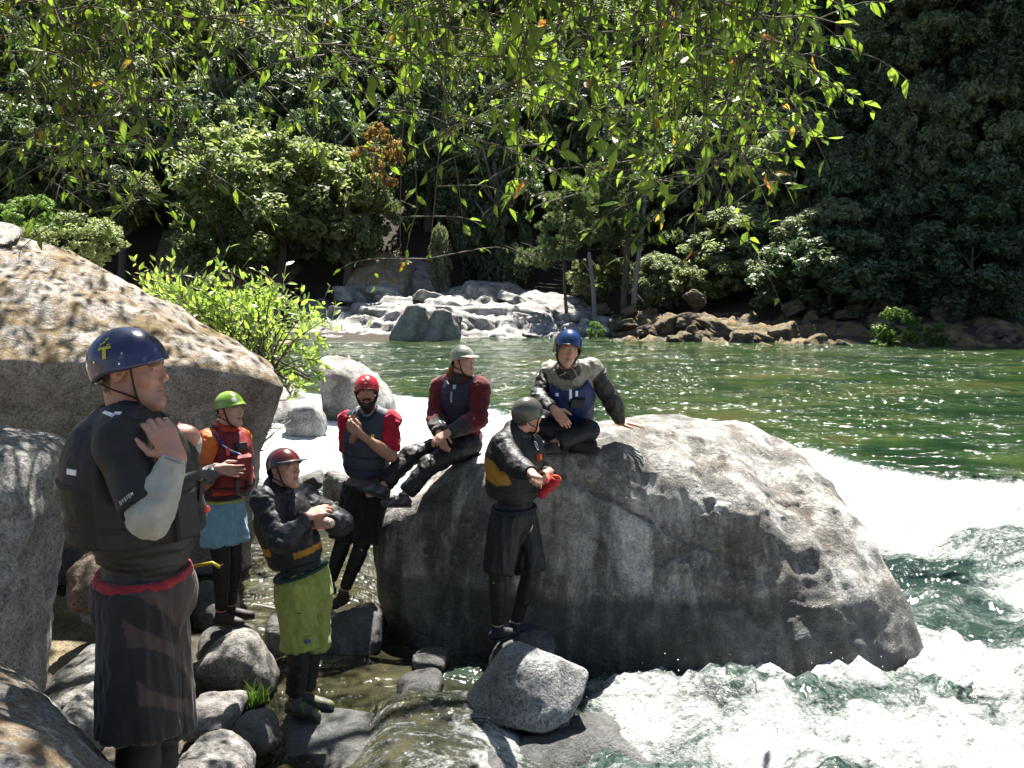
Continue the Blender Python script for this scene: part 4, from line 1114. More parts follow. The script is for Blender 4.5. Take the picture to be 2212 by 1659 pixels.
    def strap(s, col=(0.02, 0.018, 0.017), y0=.035, r=.0075, back=True, chin=-.128):
        h = s.hp
        P = []
        side = [(.094, y0, .02), (.079, y0 + .003, -.03), (.062, y0 + .012, -.085), (.030, y0 + .024, chin + .008), (0, y0 + .028, chin - .001)]
        path = [h(*p) for p in side] + [h(-p[0], p[1], p[2]) for p in side[-2::-1]]
        P.append(tube(smooth_path(path, 30), r * s.hs, 6, 0.35, s.M[:, 1]))
        if back:
            for sg in (1, -1):
                P.append(tube(smooth_path([h(sg * .090, -.06, -.035), h(sg * .078, -.025, -.055), h(sg * .069, .02, -.072), h(sg * .062, y0 + .010, -.083)], 10), r * s.hs, 6, 0.35, s.M[:, 2]))
        v, f = join(P)
        add('chin_strap', v, f, M_STRAP, s.helm, col)
    def visor(s, col, reach=0.055, half=1.05, z=0.028, mat=None, droop=0.25, thick=0.006, base=0.006):
        c, rx, ry, rz = s.dome
        n, m = 26, 6
        V = []; F = []
        for lay in (0, 1):
            for j in range(m + 1):
                for i in range(n + 1):
                    a = -half + 2 * half * i / n
                    w = math.cos(a / half * math.pi / 2) ** 0.6
                    q = j / m
                    el = math.asin(max(-.95, min(.95, (z - c[2]) / rz)))
                    rad = (math.cos(el))
                    x = (rx + base) * rad * math.sin(a) * (1 + 0.10 * q * w); y = (ry + base) * rad * math.cos(a) + reach * q * w
                    zz = z - droop * reach * q * q * w - lay * thick + 0.010 * math.cos(a) * 0 + (0.012 * (1 - (a / half) ** 2))
                    V.append(s.hp(x + c[0], y + c[1], zz))
        k = (m + 1) * (n + 1)
        for lay in (0, 1):
            for j in range(m):
                for i in range(n):
                    b = lay * k + j * (n + 1) + i
                    q = (b, b + 1, b + n + 2, b + n + 1)
                    F.append(q if lay else q[::-1])
        for i in range(n):
            b = m * (n + 1) + i; F.append((b, b + 1, b + 1 + k, b + k))
            F.append((i, i + k, i + 1 + k, i + 1))
        return add('visor', np.array(V), np.array(F), mat or M_PLAST, s.helm, col)
    def dome_patch(s, name, az0, az1, el0, el1, col, off=0.0025, mat=None, rot=0.0, cen=None, rnd=False):
        """thin raised sticker on the shell; az/el in degrees"""
        n = 8; V = []; F = []
        ca, ce = (cen or ((az0 + az1) / 2, (el0 + el1) / 2))
        cr, sr = math.cos(R(rot)), math.sin(R(rot))
        for i in range(n + 1):
            for j in range(n + 1):
                if rnd:
                    x, y = -1 + 2 * i / n, -1 + 2 * j / n
                    q = max(abs(x), abs(y)) / (math.hypot(x, y) + 1e-9) if (x or y) else 0
                    a, e = (az0 + az1) / 2 + (az1 - az0) / 2 * x * q, (el0 + el1) / 2 + (el1 - el0) / 2 * y * q
                else:
                    a, e = az0 + (az1 - az0) * i / n, el0 + (el1 - el0) * j / n
                da, de = a - ca, e - ce
                V.append(s.dome_pt(R(ca + da * cr - de * sr), R(ce + da * sr + de * cr), off))
        for i in range(n):
            for j in range(n):
                b = i * (n + 1) + j; F.append((b, b + 1, b + n + 2, b + n + 1))
        return add(name, np.array(V), np.array(F), mat or M_REFL, s.helm, col)
    def find(s, px, py, surf=None, rad=9.0):
        """point and normal of the garment surface nearest to the camera along a reading of the photo"""
        V, N, o = surf or s.vestm
        x, y, w = proj(V)
        d = np.hypot(x - px, y - py) + np.where(((V - CAMP) * N).sum(1) > 0, 40, 0)
        m = d < rad
        i = np.argmin(np.where(m, w, 1e9)) if m.any() else np.argmin(d)
        return V[i], N[i], o
    def stick(s, name, px, py, size, col, mat=None, surf=None, rot=0.0, off=0.0, up=None, shape='box'):
        p, n, o = s.find(px, py, surf)
        u0 = np.array((0, 0, 1.0)) if up is None else np.asarray(up, float)
        sd = nrm(np.cross(u0, n)); u1 = np.cross(n, sd)
        c_, s_ = math.cos(R(rot)), math.sin(R(rot))
        a, b = sd * c_ + u1 * s_, -sd * s_ + u1 * c_
        M = np.stack([a, n, b], 1)
        p = p + n * off
        w, d, hh = size
        mm = min(size)
        hgt = max(0.0022, mm / 3.2)
        if shape == 'ring':
            pts = [p + n * d + a * w * math.cos(t) * (1 if abs(math.sin(t)) < 0.75 else 0.92) + b * hh * math.sin(t) for t in np.linspace(0, 2 * math.pi, 22)]
            v, f = tube(pts, d, 7)
            return add(name, v, f, mat or M_METAL, o, col)
        v = []; f = []
        seg = 4
        # bevelled block
        xs = (-1, -.86, .86, 1)
        for ix, x in enumerate(xs):
            for iz, z in enumerate(xs):
                e = (abs(x) > .9) or (abs(z) > .9)
                v.append(p + a * w * x + b * hh * z + n * (d * (0.55 if e else 1.0)))
        for ix in range(3):
            for iz in range(3):
                q = ix * 4 + iz
                f.append((q, q + 4, q + 5, q + 1))
        base = [0, 4, 8, 12, 13, 14, 15, 11, 7, 3, 2, 1]
        k = len(v)
        for q in base: v.append(v[q] - n * (d * 0.55 + 0.012))
        for i in range(12):
            i2 = (i + 1) % 12; f.append((base[i], k + i, k + i2, base[i2])[::-1])
        return add(name, np.array(v), f, mat or M_STRAP, o, col, smooth=False)
    def belt(s, name, lv, col, rad=0.03, r=0.012, mat=None, folds=(), **kw):
        return s.garment(name, [('belly', rad), ('pelv', rad)], 0.006, 0.03, (), [(s.t(0, 0, lv + r), s.u), (s.t(0, 0, lv - r), -s.u)], folds, col, mat or M_STRAP)
def s_up(z): return np.array((0, 0, z))
X_ = np.array((1.0, 0, 0)); Y_ = np.array((0, 1.0, 0)); Z_ = np.array((0, 0, 1.0))
LOOSE = ((0.010, 7, (1, 1, 1.3)), (0.004, 18, (1, 1, 1)))
# ---------------- A: man in the blue helmet, foreground left
A = Person('man in blue helmet and black life jacket nearest at left, hands at his chest', (-1.25, 3.3, 0.86), dict(
    head=(281, 799, 3.30), neck=(281, 892, 3.31), pelvis=(312, 1275, 3.32), shR=(262, 962, 3.11), shL=(298, 952, 3.51),
    elR=(322, 1120, 2.98), elL=(380, 1095, 3.66), wrR=(379, 988, 3.05), wrL=(408, 940, 3.34),
    hipR=(300, 1320, 3.22), hipL=(322, 1320, 3.42), knR=(300, 1590, 3.17), knL=(340, 1590, 3.40), anR=(295, 1835, 3.20), anL=(330, 1835, 3.44)),
    head=(2, -2, 0), hs=1.04, g=1.12, arm=1.12, leg=1.1)
A.toes = {'R': -10, 'L': 5}
A.build_body({'R': A.hand_prims('R', (-.46, .14, .80), (-.45, .88, -.2), (-.85, -.2, .1), curl=(.75, .85, .95, 1.0), thumb=0.15, spread=0.02),
              'L': A.hand_prims('L', (-.82, -.12, .48), (-.35, .15, -.92), (-.3, -.5, .3), curl=(.6, .7, .75, .8), thumb=0.3, spread=0.05)},
             h=0.0042, stubble=0.35, eyes='squint', hair=(0.06, 0.035, 0.02), skin=(0.47, 0.245, 0.18), ruddy=0.6, nose=0.88)
A.leggings(BLACK, h=0.008)
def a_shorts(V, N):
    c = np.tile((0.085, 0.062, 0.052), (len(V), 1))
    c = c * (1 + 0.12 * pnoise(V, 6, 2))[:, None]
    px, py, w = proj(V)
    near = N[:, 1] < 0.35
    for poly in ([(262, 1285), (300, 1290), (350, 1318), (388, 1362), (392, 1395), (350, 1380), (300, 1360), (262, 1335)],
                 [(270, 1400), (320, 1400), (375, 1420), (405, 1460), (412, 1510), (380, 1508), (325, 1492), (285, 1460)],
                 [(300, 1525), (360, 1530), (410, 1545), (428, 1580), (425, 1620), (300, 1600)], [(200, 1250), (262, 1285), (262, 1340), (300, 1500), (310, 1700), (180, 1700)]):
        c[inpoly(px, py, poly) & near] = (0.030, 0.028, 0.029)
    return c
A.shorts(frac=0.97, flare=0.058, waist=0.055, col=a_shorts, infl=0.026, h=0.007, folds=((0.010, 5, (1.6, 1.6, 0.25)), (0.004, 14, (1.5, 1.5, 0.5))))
A.jacket('short', 0.035, 0.014, 0.0, col=(0.022, 0.020, 0.021), mat=M_NEO, name='paddling_top', h=0.007, frac=0.86, folds=((0.003, 8, (1, 1, 1.2)),))
def a_sleeve(V, N): return np.tile((0.42, 0.42, 0.38), (len(V), 1))
fd = nrm(A.J['wrR'] - A.J['elR'])
A.garment('sleeve', [(A.P['armR'], 0.003, ((A.J['elR'] - nrm(A.J['elR'] - A.J['shR']) * 0.20, -nrm(A.J['elR'] - A.J['shR'])),)), (A.P['foreR'], 0.005, ((A.J['wrR'] - fd * 0.008, fd),)), (A.P['forebR'], 0.004), (sph(A.J['elR'], 0.047), 0.004)],
          h=0.006, folds=((0.005, 10, (1, 1, 1)), (0.003, 24, (1, 1, 1))), col=a_sleeve, mat=M_CLOTH)
fd2 = nrm(A.J['wrL'] - A.J['elL'])
A.garment('sleeve', [(A.P['foreL'], 0.010, ((A.J['wrL'] - fd2 * 0.03, fd2),)), (A.P['forebL'], 0.010)], h=0.008, folds=((0.005, 10, (1, 1, 1)),), col=a_sleeve, mat=M_CLOTH)
# cuff line
v, f = tube(smooth_path([A.J['wrR'] - fd * 0.014 + 0.040 * (np.cross(fd, Y_) * math.cos(t) + nrm(np.cross(fd, np.cross(fd, Y_))) * math.sin(t)) for t in np.linspace(0, 2 * math.pi, 15)], 30), 0.003, 6)
add('cuff', v, f, M_CLOTH, A.root, (0.22, 0.21, 0.21))
def a_vest(V, N):
    c = np.tile((0.020, 0.0185, 0.019), (len(V), 1))
    L = (V - A.J['pelvis']) @ A.TM
    c[(np.abs(L[:, 1] + 0.03) < .075) & (L[:, 0] > 0.02)] = (0.035, 0.033, 0.034)
    return c
A.vest(a_vest, hem=0.20, thick=0.050, arm_r=0.086, back=0.055, front=0.015, h=0.0075, folds=((0.005, 6, (1, 1, 1)), (0.002, 20, (1, 1, 1))))
# the neoprene skirt tunnel, its ribs, the red waist strap
def a_tun(V, N): return np.tile((0.028, 0.028, 0.026), (len(V), 1))
A.garment('waist_tunnel', [('belly', 0.028, ((A.t(0, 0, 0.215), A.u),)), ('pelv', 0.020)], h=0.007, clips=[(A.t(0, 0, 0.215), A.u), (A.t(0, 0, 0.055), -A.u)], folds=((0.009, 12, (0.25, 0.25, 2.2)), (0.003, 30, (0.4, 0.4, 1.6))), col=a_tun, mat=M_NYLON)
A.belt('waist_strap', 0.062, (0.36, 0.028, 0.038), rad=0.037, r=0.011, mat=M_CLOTH, folds=((0.004, 16, (1, 1, 1)),))
p = A.t(-0.02, 0.165, 0.06)
v, f = tube([p, p + X_ * 0.06 + Z_ * 0.012, p + X_ * 0.085 - Z_ * .004], 0.006, 6); add('strap_end', v, f, M_PLAST, A.root, (0.45, 0.36, 0.03))
A.vest_band(0.26, .012); A.vest_band(0.40, .010)
A.shoes()
def a_hel(C, lc, m):
    n = fbm(lc, 14, 4, 3); C[:m] = np.array((0.026, 0.030, 0.105)) * (1 + 0.5 * n[:m])[:, None]
    sc = fbm(lc * (6, 1.2, 6), 12, 2, 9)[:m]; C[:m][sc > 0.62] = (0.10, 0.12, 0.25)
A.helmet((0.03, 0.035, 0.12), zf=0.040, zs=0.004, zb=-0.050, rx=.098, ry=.124, rz=.112, c=(0, -.008, .022), colfn=a_hel)
A.strap(y0=.032)
YT = (0.50, 0.44, 0.02)
for q in ((100.5, 122.5, 24, 29), ): A.dome_patch('tape_mark', *q, YT, rot=-14, cen=(111, 26))
A.dome_patch('tape_mark', 108.5, 114.5, 9, 25, YT, rot=-14, cen=(111, 26))
A.dome_patch('tape_mark', 112, 117, 39, 46, YT, rot=20, rnd=True)
A.dome_patch('tape_mark', 114, 119, 34, 38, YT, rot=-25)
A.dome_patch('tape_mark', 103, 110, 32, 34, YT, rot=-20)
A.dome_patch('tape_mark', 120, 123, 30, 34, YT, rot=10)
for az, el in ((83, 19), (86, 3), (125, 3)): A.dome_patch('rivet', az - 1.4, az + 1.4, el - 1.6, el + 1.6, (0.75, 0.75, 0.75), 0.004, M_METAL, rnd=True)
WH = (0.85, 0.86, 0.9)
A.stick('reflective_strip', 147, 1022, (0.022, 0.004, 0.009), WH, M_REFL, rot=-0.5)
A.stick('reflective_strip', 225, 889, (0.040, 0.003, 0.006), WH, M_REFL, rot=-0.1)
A.stick('reflective_strip', 250, 886, (0.012, 0.003, 0.007), WH, M_REFL)
A.stick('pocket', 405, 1110, (0.05, 0.02, 0.08), (0.022, 0.02, 0.02), M_NEO)
A.stick('buckle', 438, 1063, (0.022, 0.014, 0.035), (0.015, 0.014, 0.015), M_PLAST)
p, n, o = A.find(438, 1085)
p = at(446, 1100, A.J['pelvis'][1] - 0.02)
f_ = Field(p - .03, p + .03, 0.004); f_.op(sph(p, .0135)); V, Q = f_.mesh(); add('toggle_ball', V, Q, M_PLAST, o, (0.75, 0.10, 0.07))
v, f = tube([p + Z_ * .05 - X_ * .012, p, p - Z_ * .024], 0.0022, 6); add('toggle_cord', v, f, M_STRAP, o, (0.5, 0.5, 0.48))
# lettering on the short sleeve
def letters(txt, p, n, right, size, col, parent, mat=M_REFL, gap=0.95):
    G = {'S': ((1, 1, 0, 1, 0, .5, 1, .5, 1, 0, 0, 0),), 'Y': ((0, 1, .5, .5, 1, 1), (.5, .5, .5, 0)), 'T': ((0, 1, 1, 1), (.5, 1, .5, 0)), 'E': ((1, 1, 0, 1, 0, 0, 1, 0), (0, .5, .8, .5)),
         'M': ((0, 0, 0, 1, .5, .4, 1, 1, 1, 0),), 'X': ((0, 0, 1, 1), (0, 1, 1, 0)), 'C': ((1, 1, .3, 1, 0, .6, 0, .4, .3, 0, 1, 0),), 'O': ((0, 0, 0, 1, 1, 1, 1, 0, 0, 0),), 'D': ((0, 0, 0, 1, .6, 1, 1, .5, .6, 0, 0, 0),), 'I': ((.5, 0, .5, 1),)}
    n = nrm(n); right = nrm(right - n * (right @ n)); up = np.cross(n, right)
    if up[2] < 0: up = -up
    prt = []
    x = 0
    for ch in txt:
        for st in G[ch]:
            q = np.array(st).reshape(-1, 2)
            pts = [p + right * (x + a * size * .62) + up * (b * size) + n * 0.002 for a, b in q]
            for i in range(len(pts) - 1): prt.append(tube([pts[i], pts[i + 1]], size * .11, 5, 0.5, n))
        x += size * gap
    v, f = join(prt)
    return add('lettering', v, f, mat, parent, col)
top = [c for c in A.root.children if c.name.startswith('paddling_top')][0]
Vt = np.array([v.co for v in top.data.vertices]) + wloc(top); Nt = np.array([v.normal for v in top.data.vertices])
p, n, o = A.find(258, 1084, (Vt, Nt, top)); p2, _, _ = A.find(292, 1066, (Vt, Nt, top))
letters('SYSTEM', p + n * .003, n, p2 - p, 0.0105, (0.6, 0.6, 0.62), top)

# ---------------- B: green helmet, orange jacket, blue shorts
B = Person('person in green helmet, orange jacket and pale blue shorts standing on a rock', at(480, 1345, 7.4), dict(
    head=(497, 884, 7.38), neck=(484, 930, 7.42), pelvis=(480, 1090, 7.42), shR=(449, 952, 7.26), shL=(517, 947, 7.56),
    elR=(430, 1040, 7.16), elL=(528, 1035, 7.70), wrR=(472, 1012, 7.02), wrL=(512, 1100, 7.62),
    hipR=(470, 1115, 7.34), hipL=(494, 1112, 7.50), knR=(478, 1215, 7.30), knL=(505, 1208, 7.46), anR=(478, 1326, 7.36), anL=(497, 1314, 7.50)),
    head=(-30, 0, 0), hs=0.98, g=0.86, arm=0.92, leg=0.92)
B.toes = {'R': -12, 'L': 5}
B.build_body({'R': B.hand_prims('R', (.95, -.15, -.12), (.15, .95, -.1), (.1, 0, 1), curl=(.35, .4, .45, .5), thumb=.3, spread=.12), 'L': B.hand_prims('L', (0, 0, -1), (-1, 0, 0), (0, -1, 0), .4)},
             h=0.0068, hair=(0.16, 0.09, 0.05), skin=(0.52, 0.29, 0.21), eyes='squint', jaw=0.93, nose=.9)
B.leggings((0.014, 0.011, 0.012)); B.shoes((0.03, 0.022, 0.024), (0.05, 0.05, 0.05))
B.shorts(frac=0.62, flare=0.055, waist=0.05, col=(0.20, 0.36, 0.47), infl=0.026)
B.belt('belt', 0.045, (0.42, 0.42, 0.08), rad=0.044, r=0.009, mat=M_STRAP)
OR = np.array((0.62, 0.13, 0.022))
def b_j(V, N):
    c = np.tile(OR, (len(V), 1))
    L = (V - B.J['pelvis']) @ B.TM
    c[L[:, 2] < 0.16] = (0.045, 0.012, 0.014)
    c[L[:, 2] < 0.055] = (0.10, 0.10, 0.10)
    c[(L[:, 2] < 0.13) & (L[:, 2] > .095) & (L[:, 1] > 0.03)] = (0.55, 0.06, 0.03)
    c[(L[:, 2] > 0.33) & (np.abs(L[:, 0]) < .10) & (L[:, 1] > .02)] = (0.50, 0.05, 0.028)
    w = B.J['wrR']; e = B.J['elR']; d = nrm(w - e)
    q = (V - e) @ d; m = (np.linalg.norm(V - e - q[:, None] * d, axis=1) < .085) & (q > .10) & (q < .4)
    c[m] = (0.13, 0.13, 0.135)
    m = np.linalg.norm(V - B.J['neck'] - Z_ * .02, axis=1) < .085
    c[m & (L[:, 2] > B.L - .015)] = (0.12, 0.12, 0.125)
    return c
B.jacket('full', 0.055, 0.020, 0.02, b_j, M_NYLON, folds=LOOSE)
def b_v(V, N):
    c = np.tile((0.20, 0.018, 0.024), (len(V), 1)); L = (V - B.J['pelvis']) @ B.TM
    c[L[:, 1] < 0.04] = (0.03, 0.012, 0.016)
    return c
jkt = B.last
B.vest(b_v, hem=0.13, thick=0.055, front=0.06, arm_r=0.082)
B.vest_band(0.165, .010, (0.02, 0.015, 0.018))
B.stick('pocket', 528, 1010, (0.065, 0.05, 0.085), (0.24, 0.020, 0.026), M_NEO)
B.stick('pocket', 528, 962, (0.05, 0.02, 0.03), (0.03, 0.02, 0.025), M_NEO)
B.stick('buckle', 520, 1052, (0.016, 0.014, 0.055), (0.02, 0.02, 0.022), M_PLAST)
B.stick('buckle', 541, 1050, (0.010, 0.012, 0.04), (0.02, 0.02, 0.022), M_PLAST)
B.stick('zip_pull', 537, 981, (0.012, 0.012, 0.006), (0.6, 0.35, 0.03), M_PLAST)
def surf_path(Pn, pts, off, surfs):
    out = []
    for px, py in pts:
        best = None
        for sf in surfs:
            p, n, o = Pn.find(px, py, sf, 7)
            w = proj(p[None])[2][0]
            if best is None or w < best[0]: best = (w, p + n * off, o)
        out.append(best[1])
    return smooth_path(out, 24)
v, f = tube(surf_path(B, [(466, 933), (476, 948), (488, 962), (503, 972), (520, 983), (531, 990)], .012, [B.vestm, jkt]), .0135, 7, .6); add('tow_tether', v, f, M_NYLON, B.vestm[2], (0.03, 0.05, 0.32))
v, f = tube(surf_path(B, [(485, 957), (503, 970), (520, 981), (530, 988)], .024, [B.vestm, jkt]), .005, 6); add('reflective_strip', v, f, M_REFL, B.vestm[2], (0.8, 0.82, 0.9))
B.stick('whistle', 500, 975, (0.012, 0.016, 0.028), (0.75, 0.06, 0.03), M_PLAST, off=.015)
B.helmet((0.23, 0.37, 0.055), zf=0.042, zs=0.012, zb=-0.04, rx=.100, ry=.122, rz=.112, c=(0, -.008, .024), lipc=(0.03, 0.035, 0.02), brim=0.016)
B.strap(y0=.03); B.dome_patch('sticker', 16, 40, 20, 42, (0.62, 0.68, 0.62), rnd=True)

# ---------------- C: maroon helmet with peak, arms crossed, lime shorts
C_ = Person('man in maroon helmet and lime green shorts standing with arms crossed and eyes closed', at(650, 1540, 6.4), dict(
    head=(615, 1012, 6.38), neck=(600, 1058, 6.42), pelvis=(655, 1250, 6.42), shR=(573, 1082, 6.24), shL=(655, 1076, 6.60),
    elR=(606, 1170, 6.08), elL=(736, 1130, 6.42), wrR=(662, 1118, 6.19), wrL=(712, 1130, 6.19),
    hipR=(640, 1280, 6.34), hipL=(672, 1280, 6.50), knR=(646, 1400, 6.28), knL=(670, 1398, 6.46), anR=(637, 1513, 6.30), anL=(659, 1500, 6.46)),
    head=(-33, 6, 3), hs=1.0, g=0.98, arm=1.05, leg=0.95)
C_.toes = {'R': -28, 'L': -12}
C_.build_body({'R': C_.hand_prims('R', (.80, .30, .36), (.2, .6, -.7), (-.4, -.2, .9), curl=(.45, .5, .55, .6), thumb=.2, spread=.04),
               'L': C_.hand_prims('L', (-.95, .12, -.02), (.1, .95, -.2), (0, -.2, .9), curl=(.7, .75, .8, .85), thumb=.4)},
              h=0.0066, hair=(0.25, 0.15, 0.08), skin=(0.55, 0.28, 0.20), eyes='closed', ruddy=.8)
C_.leggings((0.010, 0.010, 0.011), loose=.018, folds=((0.006, 12, (1, 1, 1.8)),)); 
C_.shoes((0.075, 0.075, 0.065), (0.03, 0.03, 0.03), (0.16, 0.18, 0.08), size=1.12)
C_.shorts(frac=1.02, flare=0.042, waist=0.055, col=lambda V, N: np.tile((0.30, 0.34, 0.075), (len(V), 1)) * (1 + .10 * pnoise(V, 7, 3))[:, None], infl=0.032, folds=((0.016, 5.5, (1.5, 1.5, 0.3)), (0.005, 14, (1.4, 1.4, .6))))
C_.stick('logo_patch', 673, 1386, (0.020, 0.004, 0.014), (0.10, 0.13, 0.22), M_CLOTH, C_.last)
C_.stick('logo_patch', 673, 1381, (0.018, 0.003, 0.004), (0.35, 0.12, 0.06), M_CLOTH, C_.last, off=.003)
C_.stick('zip', 655, 1322, (0.012, 0.003, 0.003), (0.03, 0.03, 0.03), M_METAL, C_.last)
C_.belt('belt', 0.056, (0.012, 0.05, 0.035), rad=0.060, r=0.010, mat=M_STRAP)
C_.jacket('full', 0.06, 0.022, 0.04, (0.014, 0.016, 0.022), M_NYLON, folds=LOOSE, cuff=-0.005)
jkt = C_.last
def c_v(V, N):
    c = np.tile((0.012, 0.012, 0.014), (len(V), 1)); L = (V - C_.J['pelvis']) @ C_.TM
    c[(L[:, 2] < .215) & (L[:, 2] > .175) & (np.abs(L[:, 0]) < .15)] = (0.42, 0.20, 0.012)
    c[(L[:, 2] < .275) & (L[:, 2] > .225) & (L[:, 1] < -.05)] = (0.42, 0.20, 0.012)
    return c
C_.vest(c_v, hem=0.115, thick=0.045, arm_r=0.085, back=0.05)
C_.vest_band(0.145, .009)
C_.stick('carabiner', 681, 1103, (0.022, 0.006, 0.030), (0.75, 0.77, 0.8), M_METAL, jkt, off=0.05, rot=0.5, shape='ring')
C_.stick('zip_pull', 684, 1100, (0.006, 0.006, 0.02), (0.6, 0.25, 0.02), M_PLAST, jkt, off=.05)
wd = nrm(C_.J['wrL'] - C_.J['elL']); wc = C_.J['wrL'] - wd * .005
a_, b_2, _ = frame_from(wd, Z_)
v, f = tube([wc + .040 * (a_ * math.cos(t) + b_2 * math.sin(t)) for t in np.linspace(0, 2 * math.pi, 24)], .011, 6, .5, wd)
wt = add('watch', v, f, M_PLAST, C_.root, (0.01, 0.01, 0.012))
fc = wc + nrm(CAMP - wc) * .045
v, f = tube([fc - nrm(CAMP - wc) * .01, fc + nrm(CAMP - wc) * .003], [.021, .019], 20); add('watch_case', v, f, M_METAL, wt, (0.6, 0.6, 0.58))
v, f = tube([fc, fc + nrm(CAMP - wc) * .0045], .0145, 20); add('watch_dial', v, f, M_PLAST, wt, (0.30, 0.31, 0.28))
C_.helmet((0.085, 0.012, 0.014), zf=0.046, zs=0.014, zb=-0.045, rx=.099, ry=.122, rz=.110, c=(0, -.010, .024), lipc=(0.03, 0.03, 0.032))
C_.visor((0.05, 0.05, 0.053), reach=.058, half=1.25, z=.046, droop=.05)
C_.strap(y0=.030)

# ---------------- D: red helmet, beard
D_ = Person('bearded man in red helmet, red sleeves and blue life jacket leaning at the big boulder', at(735, 1300, 8.25), dict(
    head=(792, 846, 8.18), neck=(797, 893, 8.24), pelvis=(790, 1055, 8.28), shR=(750, 908, 8.28), shL=(846, 908, 8.20),
    elL=(845, 985, 8.08), wrL=(778, 938, 7.90), elR=(752, 985, 8.38), wrR=(768, 935, 8.02),
    hipR=(773, 1070, 8.28), hipL=(806, 1070, 8.26), knR=(742, 1168, 8.22), knL=(783, 1172, 8.15), anR=(712, 1262, 8.22), anL=(742, 1280, 8.12)),
    head=(-84, -3, -2), hs=1.02, g=1.0, arm=1.05, leg=1.0)
D_.toes = {'R': -120, 'L': -110}
D_.build_body({'L': D_.hand_prims('L', (-.70, -.05, .62), (-.1, .9, .2), (.3, -.3, .9), curl=(.9, .95, 1, 1.05), thumb=.4), 'R': D_.hand_prims('R', (-.2, -.1, .97), (.3, .9, 0), (-.8, 0, .2), curl=.9)},
              h=0.007, hair=(0.045, 0.025, 0.015), skin=(0.42, 0.22, 0.15), eyes='open', stubble=.5)
h = D_.hp
D_.garment('beard', [(cap(h(-.052, .028, -.06), h(-.02, .075, -.098), .024, .022), 0), (cap(h(.052, .028, -.06), h(.02, .075, -.098), .024, .022), 0), (cap(h(-.012, .078, -.105), h(.012, .078, -.105), .034, .034), 0), (cap(h(0, .07, -.12), h(0, .068, -.14), .032, .022), 0),
                     (cap(h(-.026, .088, -.05), h(0, .097, -.044), .0085), 0), (cap(h(.026, .088, -.05), h(0, .097, -.044), .0085), 0)], 0.005, 0.015, [(ell(h(0, .105, -.062), D_.M, np.array((.024, .02, .013))), .006)],
           folds=((0.006, 45, (1, 1, .6)),), col=lambda V, N: np.tile((0.035, 0.020, 0.013), (len(V), 1)) * (1 + .5 * pnoise(V, 90, 2))[:, None], mat=M_HAIR)
D_.leggings((0.010, 0.010, 0.011)); D_.shoes((0.05, 0.03, 0.028), (0.02, 0.02, 0.02))
D_.shorts(frac=0.98, flare=0.05, waist=0.03, col=(0.011, 0.011, 0.012), infl=0.028)
D_.jacket('short', 0.02, 0.009, 0.0, lambda V, N: np.where((((V - D_.J['pelvis']) @ D_.TM)[:, 2] < .2)[:, None], (0.17, 0.155, 0.135), np.where((D_.near_(V, ('armR', 'armL')) < D_.near_(V, ('shldR', 'shldL', 'chest', 'trapR', 'trapL')) + 0.012)[:, None], (0.42, 0.012, 0.035), (0.045, 0.06, 0.09))), M_CLOTH, folds=LOOSE, name='shirt', frac=0.86)
D_.vest((0.040, 0.055, 0.085), hem=0.115, thick=0.050, arm_r=.068, neck_r=.07, mat=M_NYLON)
v, f = tube(surf_path(D_, [(764, 882), (756, 893), (752, 910)], .006, [D_.vestm]), .012, 6, .4); add('shoulder_strap', v, f, M_NYLON, D_.vestm[2], (0.30, 0.31, 0.33))
D_.stick('whistle', 812, 942, (0.012, 0.016, 0.014), (0.65, 0.55, 0.03), M_PLAST, off=.01)
D_.vest_band(0.20, .010, (0.03, 0.035, 0.05)); D_.vest_band(0.30, .010, (0.03, 0.035, 0.05))
v, f = tube(smooth_path([D_.hp(-.06, .045, -.13), D_.hp(-.02, .085, -.17), D_.hp(.02, .085, -.175), D_.hp(.06, .045, -.135)], 14), .007, 6); add('neck_cord', v, f, M_STRAP, D_.root, (0.25, 0.22, 0.17))
def d_h(C, lc, m):
    C[:m] = (0.50, 0.022, 0.035)
D_.helmet((0.5, 0.022, 0.035), zf=0.040, zs=-0.01, zb=-0.055, rx=.099, ry=.120, rz=.110, c=(0, -.010, .026), ears=0.045, colfn=d_h, lipc=(0.03, 0.012, 0.014))
D_.strap(y0=.028)
for a0, a1, e0, e1, rt in ((-22, -8, 44, 48, 15), (8, 22, 44, 48, -15), (-6, 8, 30, 34, 0), (-24, -20, 46, 56, 0), (20, 24, 46, 56, 0)): D_.dome_patch('sticker', a0, a1, e0, e1, (0.65, 0.62, 0.62), rot=rt)

# ---------------- E: seated, dark red jacket
E = Person('person in pale peaked helmet and dark red jacket seated on the big boulder', at(1000, 970, 8.45), dict(
    head=(1000, 779, 8.36), neck=(994, 816, 8.42), pelvis=(1004, 950, 8.52), shR=(952, 838, 8.52), shL=(1037, 838, 8.34),
    elR=(941, 902, 8.42), elL=(1034, 905, 8.22), wrR=(949, 936, 8.16), wrL=(970, 934, 8.06),
    hipR=(985, 958, 8.46), hipL=(1015, 962, 8.40), knR=(885, 985, 8.20), knL=(926, 1005, 8.06), anR=(826, 1052, 8.00), anL=(872, 1072, 7.96)),
    head=(-36, 0, 2), hs=0.96, g=0.86, arm=0.95, leg=0.92)
E.toes = {'R': 190, 'L': 200}
E.build_body({'R': E.hand_prims('R', (.3, -.4, -.85), (.5, .5, -.4), (.3, -.8, .3), curl=.5), 'L': E.hand_prims('L', (-.85, -.2, -.45), (-.2, .4, -.8), (-.4, -.3, .8), curl=.5)},
             h=0.007, hair=(0.32, 0.12, 0.04), skin=(0.60, 0.34, 0.26), eyes='squint', jaw=.9, nose=.85)
E.leggings((0.016, 0.016, 0.020), loose=.022, folds=((0.012, 7, (1, 1, 1)), (0.004, 18, (1, 1, 1))), mat=M_NYLON, name='trousers')
